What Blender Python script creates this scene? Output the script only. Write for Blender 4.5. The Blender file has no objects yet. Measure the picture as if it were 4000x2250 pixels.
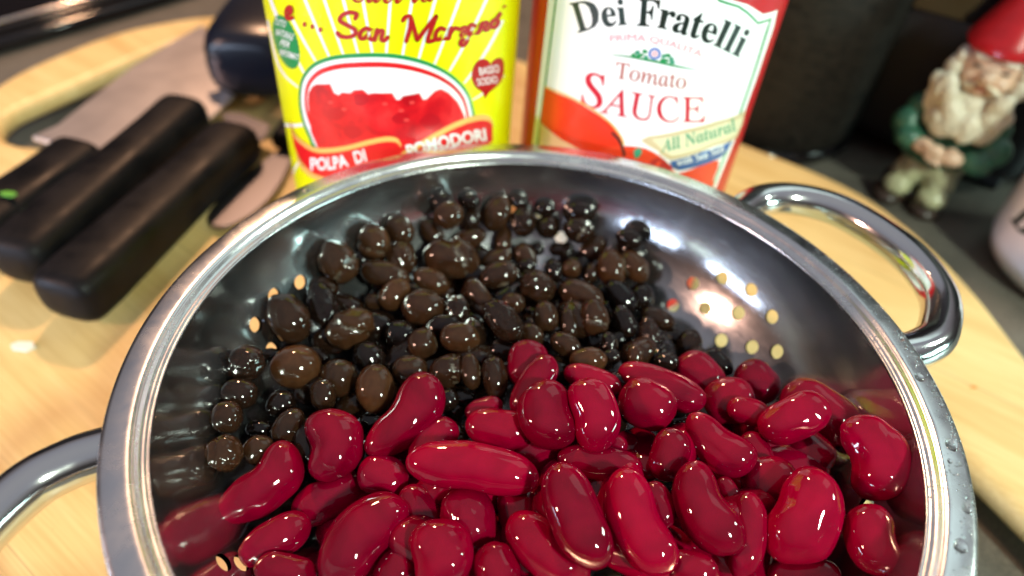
import bpy, bmesh, math, random
import numpy as np
from mathutils import Vector, Matrix, noise
from mathutils.geometry import delaunay_2d_cdt
random.seed(7)
rnd = random.Random(11)
SC = bpy.context.scene
COL = bpy.data.collections.new('build')      # linked to the scene at the end
TMP = SC.collection
MM = 0.001
R = 83.0                    # outer radius of the colander rim, mm
RIM_Z = 0.9 * R             # height of the rim over the board top (z = 0)

# ------------------------------------------------------------------ camera
F_PX, PITCH, ROLL = 2700.0, 0.7519363, 0.0933145      # focal length in pixels of the 4000 px wide photograph
CAM = np.array([-0.09459 * R, -1.14082 * R, RIM_Z + 1.28985 * R])
FW = np.array([0, math.cos(PITCH), -math.sin(PITCH)])
_up = np.array([0, math.sin(PITCH), math.cos(PITCH)]); _rt = np.array([1.0, 0, 0])
CR = _rt * math.cos(ROLL) + _up * math.sin(ROLL)
CU = -_rt * math.sin(ROLL) + _up * math.cos(ROLL)
cd = bpy.data.cameras.new('camera'); co = bpy.data.objects.new('camera', cd); COL.objects.link(co)
cd.sensor_width = 36; cd.lens = 36 * F_PX / 4000
cd.clip_start = 0.005; cd.clip_end = 20
M = Matrix(((CR[0], CU[0], -FW[0], CAM[0] * MM), (CR[1], CU[1], -FW[1], CAM[1] * MM), (CR[2], CU[2], -FW[2], CAM[2] * MM), (0, 0, 0, 1)))
co.matrix_world = M
cd.dof.use_dof = True; cd.dof.focus_distance = 0.140; cd.dof.aperture_fstop = 8.5
SC.camera = co

# ------------------------------------------------------------------ room light
w = bpy.data.worlds.new('World'); SC.world = w; w.use_nodes = True
nt = w.node_tree; bg = nt.nodes['Background']
tc = nt.nodes.new('ShaderNodeTexCoord'); sx = nt.nodes.new('ShaderNodeSeparateXYZ'); cr = nt.nodes.new('ShaderNodeValToRGB')
nt.links.new(tc.outputs['Generated'], sx.inputs[0]); nt.links.new(sx.outputs[2], cr.inputs[0]); nt.links.new(cr.outputs[0], bg.inputs[0])
e = cr.color_ramp.elements
e[0].position = 0.0; e[0].color = (0.020, 0.016, 0.016, 1)
e[1].position = 1.0; e[1].color = (0.38, 0.39, 0.42, 1)
k = e.new(0.30); k.color = (0.045, 0.038, 0.040, 1)
k = e.new(0.52); k.color = (0.20, 0.185, 0.20, 1)
k = e.new(0.72); k.color = (0.30, 0.31, 0.36, 1)
bg.inputs[1].default_value = 1.0

def area(name, d, dist, size, power, color, tgt=(0, 40, 60), size_y=None):
    d = Vector(d).normalized(); L = bpy.data.lights.new(name, 'AREA'); L.energy = power; L.color = color
    L.shape = 'RECTANGLE'; L.size = size; L.size_y = size_y or size
    o = bpy.data.objects.new(name, L); COL.objects.link(o)
    o.location = Vector(tgt) * MM + d * dist
    o.rotation_euler = d.to_track_quat('Z', 'Y').to_euler()
    return o
area('ceiling_lamp', (0.42, -0.58, 0.62), 0.95, 0.05, 9.0, (0.86, 1.0, 0.82), size_y=0.10)
area('window_light', (0.95, -0.24, 0.14), 1.1, 0.36, 6.5, (0.62, 0.97, 0.90), size_y=0.12)  # added soft box, no window known; makes the teal streak inside the bowl
area('window_light', (0.80, 0.05, 0.50), 1.1, 0.08, 3.0, (0.80, 1.0, 0.86), size_y=0.12)  # second added soft box from the right, brightens the board
area('side_lamp', (-0.84, -0.38, 0.42), 0.80, 0.05, 3.1, (1.0, 0.57, 0.42))
for a_, w_, p_ in ((204, .34, 5.0), (236, .30, 4.2)): area('left_window', (math.cos(math.radians(a_)), math.sin(math.radians(a_)), 0.10), 1.0, w_, p_, (0.62, 0.76, 1.0), size_y=0.09)  # added strip lamps, no windows known; they make the bowl wall's white blobs
area('ceiling_panel', (0.50, 0.42, 0.76), 1.2, 0.50, 0.7, (0.75, 1.0, 0.93))  # added dim panel, no such fitting known; lifts the right rim's sheen
area('stove_hood_lamp', (-0.30, 0.64, 0.66), 0.75, 0.05, 4.5, (1.0, 0.56, 0.32))
SC.view_settings.view_transform = 'Standard'; SC.view_settings.look = 'None'
SC.view_settings.exposure = 0.0; SC.view_settings.gamma = 1.0

# ------------------------------------------------------------------ helpers
def ray(px, py):
    return FW + CR * (px - 2000) / F_PX - CU * (py - 1125) / F_PX
def on_plane(px, py, z):
    d = ray(px, py); t = (z - CAM[2]) / d[2]; return CAM + d * t
def project(P):
    v = np.asarray(P, float) - CAM; d = v @ FW
    return 2000 + F_PX * (v @ CR) / d, 1125 - F_PX * (v @ CU) / d, d

def link(name, me, mat=None, parent=None, loc=None):
    o = bpy.data.objects.new(name, me); COL.objects.link(o)
    if mat is not None:
        for m in (mat if isinstance(mat, (list, tuple)) else [mat]): me.materials.append(m)
    if parent is not None: o.parent = parent
    if loc is not None: o.location = Vector(loc) * MM
    return o
def mesh(name, V, F, mat=None, parent=None, loc=None, smooth=True, mi=None):
    me = bpy.data.meshes.new(name)
    me.from_pydata([tuple(c * MM for c in v) for v in V], [], [tuple(f) for f in F])
    if smooth: me.shade_smooth()
    o = link(name, me, mat, parent, loc)
    if mi is not None: me.polygons.foreach_set('material_index', mi)
    me.update(); return o
def bmobj(name, bm, mat=None, parent=None, loc=None, smooth=True):
    me = bpy.data.meshes.new(name)
    bmesh.ops.scale(bm, vec=(MM, MM, MM), verts=bm.verts); bm.to_mesh(me); bm.free()
    if smooth: me.shade_smooth()
    return link(name, me, mat, parent, loc)
def thing(name, label, cat, loc=(0, 0, 0), group=None):
    o = bpy.data.objects.new(name, None); COL.objects.link(o); o.location = Vector(loc) * MM
    o.empty_display_size = 0.01
    return tag(o, label, cat, group)
def tag(o, label=None, cat=None, group=None, kind=None):
    if label: o['label'] = label
    if cat: o['category'] = cat
    if group: o['group'] = group
    if kind: o['kind'] = kind
    return o

def lathe(profile, n=96, close=False):
    V = []; F = []; m = len(profile)
    for i in range(n):
        a = 2 * math.pi * i / n; c, s = math.cos(a), math.sin(a)
        for r, z in profile: V.append((r * c, r * s, z))
    for i in range(n):
        j = (i + 1) % n
        for q in range(m - (0 if close else 1)):
            q2 = (q + 1) % m
            F.append((i * m + q, j * m + q, j * m + q2, i * m + q2))
    return V, F
def smooth_path(P, n):
    P = [np.array(p, float) for p in P]; P = [2 * P[0] - P[1]] + P + [2 * P[-1] - P[-2]]; out = []
    for i in range(1, len(P) - 2):
        for q in range(n):
            t = q / n
            out.append(0.5 * (2 * P[i] + (P[i + 1] - P[i - 1]) * t + (2 * P[i - 1] - 5 * P[i] + 4 * P[i + 1] - P[i + 2]) * t * t + (3 * P[i] - P[i - 1] - 3 * P[i + 1] + P[i + 2]) * t ** 3))
    out.append(P[-2]); return out
def tube(P, rad, n=20, caps=True):
    """P: list of points; rad: float or list"""
    P = [np.array(p, float) for p in P]; V = []; F = []; m = len(P)
    rr = rad if hasattr(rad, '__len__') else [rad] * m
    up = np.array([0, 0, 1.0])
    for i in range(m):
        t = P[min(i + 1, m - 1)] - P[max(i - 1, 0)]; t /= np.linalg.norm(t)
        a = np.cross(t, up); a /= max(1e-9, np.linalg.norm(a)); b = np.cross(a, t)
        for q in range(n):
            th = 2 * math.pi * q / n; V.append(tuple(P[i] + rr[i] * (a * math.cos(th) + b * math.sin(th))))
    for i in range(m - 1):
        for q in range(n):
            q2 = (q + 1) % n; F.append((i * n + q, i * n + q2, (i + 1) * n + q2, (i + 1) * n + q))
    if caps: F.append(tuple(range(n))[::-1]); F.append(tuple(range((m - 1) * n, m * n)))
    return V, F
def blob(name, ells, mat, parent, voxel=0.8, bump=0.0, bs=0.3, smooth_it=3):
    """ells: (x,y,z, rx,ry,rz[,rotz,rotx,roty]) fused into one continuous surface"""
    bm = bmesh.new()
    for el in ells:
        x, y, z, a, b, c = el[:6]; rot = el[6:] if len(el) > 6 else (0, 0, 0)
        g = bmesh.ops.create_icosphere(bm, subdivisions=3, radius=1)
        Mx = Matrix.Translation((x, y, z)) @ Matrix.Rotation(math.radians(rot[0]), 4, 'Z') @ Matrix.Rotation(math.radians(rot[1]), 4, 'X') @ Matrix.Rotation(math.radians(rot[2]), 4, 'Y') @ Matrix.Diagonal((a, b, c, 1))
        bmesh.ops.transform(bm, matrix=Mx, verts=g['verts'])
    me = bpy.data.meshes.new('tmp'); bm.to_mesh(me); bm.free()
    o = bpy.data.objects.new('tmp', me); TMP.objects.link(o)
    r = o.modifiers.new('r', 'REMESH'); r.mode = 'VOXEL'; r.voxel_size = voxel
    s = o.modifiers.new('s', 'SMOOTH'); s.iterations = smooth_it; s.factor = 0.5
    dg = bpy.context.evaluated_depsgraph_get(); m2 = bpy.data.meshes.new_from_object(o.evaluated_get(dg))
    bpy.data.objects.remove(o)
    nn_ = [v.vector.copy() for v in m2.vertex_normals]; cc = [v.co.copy() for v in m2.vertices]
    m2.vertices.foreach_set('co', [q_ for c_, n_ in zip(cc, nn_) for q_ in (c_ + n_ * bump * noise.noise(c_ * bs)) * MM])
    m2.name = name; m2.shade_smooth(); return link(name, m2, mat, parent)

# ---- materials
def mat(name, color, rough=0.5, metal=0.0, coat=0.0, **kw):
    m = bpy.data.materials.new(name); m.use_nodes = True; b = m.node_tree.nodes['Principled BSDF']
    b.inputs['Base Color'].default_value = (*color, 1); b.inputs['Roughness'].default_value = rough; b.inputs['Metallic'].default_value = metal
    b.inputs['Coat Weight'].default_value = coat; b.inputs['Coat Roughness'].default_value = kw.get('coat_rough', 0.05)
    if 'sss' in kw:
        b.inputs['Subsurface Weight'].default_value = kw['sss']; b.inputs['Subsurface Scale'].default_value = kw.get('sss_scale', 0.002)
        b.inputs['Subsurface Radius'].default_value = kw.get('sss_rad', (1, 0.2, 0.15))
    if 'spec' in kw: b.inputs['Specular IOR Level'].default_value = kw['spec']
    if 'trans' in kw: b.inputs['Transmission Weight'].default_value = kw['trans']; b.inputs['IOR'].default_value = 1.33
    return m
def N(m, typ, **kw):
    n = m.node_tree.nodes.new(typ)
    for k_, v in kw.items():
        if k_ in n.inputs: n.inputs[k_].default_value = v
        else: setattr(n, k_, v)
    return n
def L(m, a, b): m.node_tree.links.new(a, b)
def B(m): return m.node_tree.nodes['Principled BSDF']
def ramp(m, src, stops):
    r = N(m, 'ShaderNodeValToRGB'); L(m, src, r.inputs[0]); el = r.color_ramp.elements
    el[0].position = stops[0][0]; el[0].color = (*stops[0][1], 1); el[1].position = stops[-1][0]; el[1].color = (*stops[-1][1], 1)
    for p_, c_ in stops[1:-1]: x = el.new(p_); x.color = (*c_, 1)
    return r.outputs[0]
def coords(m, scale=(1, 1, 1), rot=(0, 0, 0)):
    t = N(m, 'ShaderNodeTexCoord'); mp = N(m, 'ShaderNodeMapping'); L(m, t.outputs['Object'], mp.inputs[0])
    mp.inputs['Scale'].default_value = scale; mp.inputs['Rotation'].default_value = rot; return mp.outputs[0]
def noise_tex(m, vec, scale, detail=4, rough=0.5, dist=0):
    n = N(m, 'ShaderNodeTexNoise'); n.inputs['Scale'].default_value = scale; n.inputs['Detail'].default_value = detail
    n.inputs['Roughness'].default_value = rough; n.inputs['Distortion'].default_value = dist
    if vec is not None: L(m, vec, n.inputs['Vector'])
    return n.outputs['Fac']
def bump(m, h, strength, dist=0.0003):
    b = N(m, 'ShaderNodeBump'); b.inputs['Strength'].default_value = strength; b.inputs['Distance'].default_value = dist
    L(m, h, b.inputs['Height']); L(m, b.outputs[0], B(m).inputs['Normal']); return b
def maprange(m, src, a, b, c, d):
    n = N(m, 'ShaderNodeMapRange'); L(m, src, n.inputs[0])
    for i_, v in enumerate((a, b, c, d)): n.inputs[i_ + 1].default_value = v
    return n.outputs[0]

# steel of the bowl: polished, finely scratched
M_steel = mat('steel_bowl', (0.62, 0.62, 0.63), 0.16, 1.0)
v = coords(M_steel); n1 = noise_tex(M_steel, v, 60, 5, 0.6)
v2 = coords(M_steel, (260, 260, 3200)); n2 = noise_tex(M_steel, v2, 1.0, 3, 0.6)
mx = N(M_steel, 'ShaderNodeMath', operation='ADD'); L(M_steel, n1, mx.inputs[0]); L(M_steel, n2, mx.inputs[1])
L(M_steel, maprange(M_steel, mx.outputs[0], 0.7, 1.3, 0.07, 0.19), B(M_steel).inputs['Roughness'])
_s2 = N(M_steel, 'ShaderNodeBsdfAnisotropic'); _s2.inputs['Color'].default_value = (.74, .76, .80, 1); _s2.inputs['Roughness'].default_value = .40
_mx = N(M_steel, 'ShaderNodeMixShader'); _mx.inputs[0].default_value = .07; L(M_steel, B(M_steel).outputs[0], _mx.inputs[1]); L(M_steel, _s2.outputs[0], _mx.inputs[2])
L(M_steel, _mx.outputs[0], M_steel.node_tree.nodes['Material Output'].inputs['Surface'])
bump(M_steel, n2, 0.10, 0.00005)
M_rim = mat('steel_rim', (0.66, 0.66, 0.67), 0.22, 1.0)
v = coords(M_rim); n1 = noise_tex(M_rim, v, 90, 6, 0.65)
L(M_rim, maprange(M_rim, n1, 0.3, 0.7, 0.16, 0.34), B(M_rim).inputs['Roughness']); bump(M_rim, n1, 0.05, 0.0003)
M_handle = mat('steel_handle', (0.66, 0.65, 0.65), 0.13, 1.0)
n1 = noise_tex(M_handle, coords(M_handle), 150, 4, 0.6); bump(M_handle, n1, 0.08, 0.0002)

# maple board
M_wood = mat('maple', (0.72, 0.50, 0.22), 0.42, 0, 0.0)
v = coords(M_wood, (1, 1, 1), (0, 0, math.radians(33)))
mp = N(M_wood, 'ShaderNodeMapping'); L(M_wood, v, mp.inputs[0]); mp.inputs['Scale'].default_value = (6, 60, 60)
g1 = noise_tex(M_wood, mp.outputs[0], 1.6, 6, 0.6, 0.6)
mp2 = N(M_wood, 'ShaderNodeMapping'); L(M_wood, v, mp2.inputs[0]); mp2.inputs['Scale'].default_value = (30, 900, 900)
g2 = noise_tex(M_wood, mp2.outputs[0], 1.0, 3, 0.6)
g3 = noise_tex(M_wood, v, 14, 3, 0.5)
c1 = ramp(M_wood, g1, [(0.25, (0.66, 0.46, 0.19)), (0.5, (0.76, 0.58, 0.27)), (0.75, (0.83, 0.67, 0.35))])
mix = N(M_wood, 'ShaderNodeMix', data_type='RGBA', blend_type='MULTIPLY'); mix.inputs[0].default_value = 1
L(M_wood, c1, mix.inputs[6]); L(M_wood, ramp(M_wood, g2, [(0.3, (0.86, 0.82, 0.76)), (0.7, (1, 1, 1))]), mix.inputs[7])
mix2 = N(M_wood, 'ShaderNodeMix', data_type='RGBA', blend_type='MULTIPLY'); mix2.inputs[0].default_value = 1
L(M_wood, mix.outputs[2], mix2.inputs[6]); L(M_wood, ramp(M_wood, g3, [(0.3, (0.9, 0.84, 0.76)), (0.6, (1, 1, 1))]), mix2.inputs[7])
mp3 = N(M_wood, 'ShaderNodeMapping'); L(M_wood, v, mp3.inputs[0]); mp3.inputs['Scale'].default_value = (12, 700, 1); mp3.inputs['Rotation'].default_value = (0, 0, .9)
cut = noise_tex(M_wood, mp3.outputs[0], 1.0, 1, .4); sp1 = noise_tex(M_wood, v, 420, 2, .5)
mx = N(M_wood, 'ShaderNodeMath', operation='MULTIPLY'); L(M_wood, maprange(M_wood, cut, .68, .74, 1, .72), mx.inputs[0]); L(M_wood, maprange(M_wood, sp1, .74, .80, 1, .65), mx.inputs[1])
mix3 = N(M_wood, 'ShaderNodeMix', data_type='RGBA', blend_type='MULTIPLY'); mix3.inputs[0].default_value = 1
L(M_wood, mix2.outputs[2], mix3.inputs[6]); L(M_wood, mx.outputs[0], mix3.inputs[7])
L(M_wood, mix3.outputs[2], B(M_wood).inputs['Base Color']); bump(M_wood, g2, 0.15, 0.0002)

M_counter = mat('laminate_counter', (0.09, 0.08, 0.075), 0.38)
n1 = noise_tex(M_counter, coords(M_counter), 900, 3, 0.7); n2 = noise_tex(M_counter, coords(M_counter), 25, 4)
mx = N(M_counter, 'ShaderNodeMath', operation='ADD'); L(M_counter, n1, mx.inputs[0]); L(M_counter, n2, mx.inputs[1])
L(M_counter, ramp(M_counter, mx.outputs[0], [(0.75, (0.055, 0.05, 0.045)), (1.0, (0.11, 0.10, 0.085)), (1.25, (0.19, 0.17, 0.14))]), B(M_counter).inputs['Base Color'])
M_blackgloss = mat('black_enamel', (0.006, 0.005, 0.006), 0.08)
M_blackmatt = mat('black_backdrop', (0.006, 0.005, 0.006), 0.6)

# ------------------------------------------------------------------ colander
RI, RB = 0.905 * R, 0.66 * R
def ell(phi, az, off=0.0):           # phi polar angle from the bottom; returns point and inward normal
    a, b = RI + off, RB + off
    return Vector((a * math.sin(phi) * math.cos(az), a * math.sin(phi) * math.sin(az), RIM_Z - b * math.cos(phi)))
colander = thing('colander', 'round polished steel colander with two loop handles, full of black and red beans', 'colander', (0, 0, 0))

HOLES = [(50.8, -.274), (45.5, -.213), (38.6, -.193), (52.4, -.354), (45.0, -.313), (37.9, -.269), (31.4, -.214), (36.9, -.354), (30.2, -.312), (25.3, -.272), (151.7, -.216), (158.5, -.196), (165.7, -.216), (166.4, -.296),
         (97.5, -.191), (90.7, -.207), (85.5, -.274), (-145.8, -.268), (-146.3, -.316), (-13.2, -.215)]

def build_bowl():
    PHM = math.radians(87)
    pts = []; hole_loops = []; centres = []
    hr = 1.9
    for azd, zz in HOLES:
        az = math.radians(azd); cp = (-zz * R) / RB; phi = math.acos(max(-1, min(1, cp)))
        c = ell(phi, az); t1 = (ell(phi + 1e-3, az) - ell(phi - 1e-3, az)).normalized(); t2 = (ell(phi, az + 1e-3) - ell(phi, az - 1e-3)).normalized()
        nn = t1.cross(t2)
        loop = []
        for i in range(28):
            th = 2 * math.pi * i / 28; p = c + hr * (t1 * math.cos(th) + t2 * math.sin(th))
            q = Vector((p.x / RI, p.y / RI, (p.z - RIM_Z) / RB)); q.normalize()
            ph = math.acos(-q.z); a2 = math.atan2(q.y, q.x); loop.append((ph, a2))
        hole_loops.append(loop); centres.append((phi, az))
    def uv(ph, a): return Vector((ph * math.cos(a), ph * math.sin(a)))
    V2 = [Vector((0, 0))]; par = [(0, 0)]
    holes2 = [(uv(*c), 1.45 * max((uv(*q) - uv(*c)).length for q in l)) for c, l in zip(centres, hole_loops)]
    NR = 44
    for i in range(1, NR + 1):
        ph = PHM * i / NR; n = max(8, int(150 * min(1, i / NR * 1.3)))
        if i == NR: n = 192
        for j in range(n):
            a = 2 * math.pi * (j + 0.5 * (i % 2)) / n; q = uv(ph, a)
            if i < NR and any((q - h).length < r for h, r in holes2): continue
            V2.append(q)
    edges = []; rim0 = len(V2) - 192
    edges += [(rim0 + j, rim0 + (j + 1) % 192) for j in range(192)]
    for (c, l), (h, r) in zip(zip(centres, hole_loops), holes2):
        s = len(V2); V2 += [uv(*q) for q in l]; edges += [(s + i, s + (i + 1) % 28) for i in range(28)]
        for i in range(28):                                    # a ring round each hole for even shading
            pass
    out = delaunay_2d_cdt(V2, edges, [], 0, 1e-7)
    ov, of = out[0], out[2]
    hc = [(uv(*c), [uv(*q) for q in l]) for c, l in zip(centres, hole_loops)]
    tris = []
    for f in of:
        if len(f) < 3: continue
        g = sum((ov[i] for i in f), Vector((0, 0))) / len(f)
        if g.length > PHM: continue
        bad = False
        for c, l in hc:
            if (g - c).length < 0.05:
                inside = False; n = len(l)
                for i in range(n):
                    p, q = l[i], l[(i + 1) % n]
                    if (p.y > g.y) != (q.y > g.y) and g.x < (q.x - p.x) * (g.y - p.y) / (q.y - p.y) + p.x: inside = not inside
                if inside: bad = True; break
        if not bad: tris.append(tuple(f))
    P = []; Nn = []
    for off, sgn in ((0, -1), (0.9, 1)):
        a, b = RI + off, RB + off
        for q in ov:
            ph = q.length; az = math.atan2(q.y, q.x); p = ell(ph, az, off)
            nrm = Vector((p.x / a ** 2, p.y / a ** 2, (p.z - RIM_Z) / b ** 2)).normalized() * sgn
            # very slight hammering so that reflections wander as on pressed sheet
            P.append(p); Nn.append(nrm)
    n = len(ov); F = [t for t in tris] + [tuple(n + i for i in t[::-1]) for t in tris]
    # inner faces should face the inside: check orientation
    t = tris[0]; nf = (P[t[1]] - P[t[0]]).cross(P[t[2]] - P[t[0]])
    if nf.dot(Nn[t[0]]) < 0: F = [f[::-1] for f in F]
    # hole walls
    for c, l in zip(centres, hole_loops):
        s = len(P); m = len(l); cc = ell(*c)
        for off in (0, 0.9):
            for q in l:
                p = ell(q[0], q[1], off); P.append(p); Nn.append((ell(*c, off) - p).normalized())
        for i in range(m): j = (i + 1) % m; F.append((s + i, s + m + i, s + m + j, s + j))
    o = mesh('bowl', P, F, M_steel, colander)
    o.data.normals_split_custom_set_from_vertices([tuple(v_) for v_ in Nn])
    return o
build_bowl()
# rim: step, bead, flat flange with rolled edge
zb = RIM_Z - RB * math.cos(math.radians(87)); rb = RI * math.sin(math.radians(87))
prof = [(rb + .9, zb - 1.5), (rb, zb + .02), (rb + .05, zb + 1.2), (rb + .15, RIM_Z - 2.2), (rb + .45, RIM_Z - 1.75), (rb + .9, RIM_Z - 1.62), (rb + 1.25, RIM_Z - 1.55), (rb + 1.7, RIM_Z - 1.1), (rb + 2.0, RIM_Z - .65),
        (rb + 2.25, RIM_Z - .40), (rb + 2.42, RIM_Z - .42), (rb + 2.55, RIM_Z - .18), (rb + 2.9, RIM_Z - .04), (rb + 3.6, RIM_Z), (R - 2.6, RIM_Z - .12), (R - 1.2, RIM_Z - .25), (R - .55, RIM_Z - .38), (R - .15, RIM_Z - .75), (R, RIM_Z - 1.4), (R - .1, RIM_Z - 2.2), (R - .5, RIM_Z - 2.9), (R - 1.3, RIM_Z - 3.0), (R - 2, RIM_Z - 2.3), (R - 2.2, RIM_Z - 1.2), (rb + 3.2, RIM_Z - .9), (rb + 1.5, RIM_Z - 2.4)]
prof = [(r_ + 0, z_) for r_, z_ in prof]
V, F = lathe(prof, 256)
dents = [(math.radians(a), rr, s, d) for a, rr, s, d in ((14, 80, 2.0, .35), (6, 80.5, 2.2, -.4), (-6, 79.6, 1.8, .4), (-13, 80.4, 2.0, -.35), (-19, 80, 1.7, .4), (24, 80.6, 1.6, .25), (62, 80, 3, -.2), (130, 80, 3, .15))]
V2 = []
for x, y, z in V:
    r_ = math.hypot(x, y)
    if r_ > rb + 2.8 and z > RIM_Z - 0.8:
        z += 0.03 * noise.noise(Vector((x * .07, y * .07, 0)))
        for a, rr, s, d in dents:
            q = (x - rr * math.cos(a)) ** 2 + (y - rr * math.sin(a)) ** 2; z += .45 * d * math.exp(-q / s ** 2)
    V2.append((x, y, z))
o = mesh('rim', V2, F, M_rim, colander)
V, F = lathe([(38, 1.5), (40, 0.2), (41.5, 0.2), (42, 2), (42, 28), (41, 28), (41, 3)], 96); mesh('foot_ring', V, F, M_handle, colander)
def handle(azc):
    a = math.radians(azc)
    def P(lat, out, z): return np.array([math.cos(a) * out - math.sin(a) * lat, math.sin(a) * out + math.cos(a) * lat, z])
    pts = [P(la, ou, RIM_Z - 5.4) for la, ou in ((-27, 73.0), (-27.5, 77), (-28.5, 84), (-27, 92), (-19, 103), (-7, 109), (7, 110), (20, 106.5), (28.5, 98), (31, 88), (28.5, 78), (28, 73.5))]
    V, F = tube(smooth_path(pts, 10), 4.6, 28); return mesh('handle', V, F, M_handle, colander)
handle(30.5); handle(219)

# ------------------------------------------------------------------ beans
def heap(x, y):               # heap surface, units of R, relative to the rim plane
    z = -0.285 + 0.13 * math.exp(-((x - .3) ** 2 + (y + .22) ** 2) / .30) + 0.04 * math.exp(-((x + .1) ** 2 + (y - .35) ** 2) / .15)
    z -= 0.13 * math.exp(-((x - .58) ** 2 + (y - .52) ** 2) / .05)
    return z
def on_heap(px, py):
    d = ray(px, py); z = -0.25
    for _ in range(12):
        t = (RIM_Z + z * R - CAM[2]) / d[2]; P = CAM + d * t; z = .5 * z + .5 * heap(P[0] / R, P[1] / R)
    return P, t, d
CROP = {'A': (750, 1350, 1.6103), 'B': (2100, 1350, 1.3558), 'C': (800, 650, 1.7045), 'D': (1700, 650, 1.705)}
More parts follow.
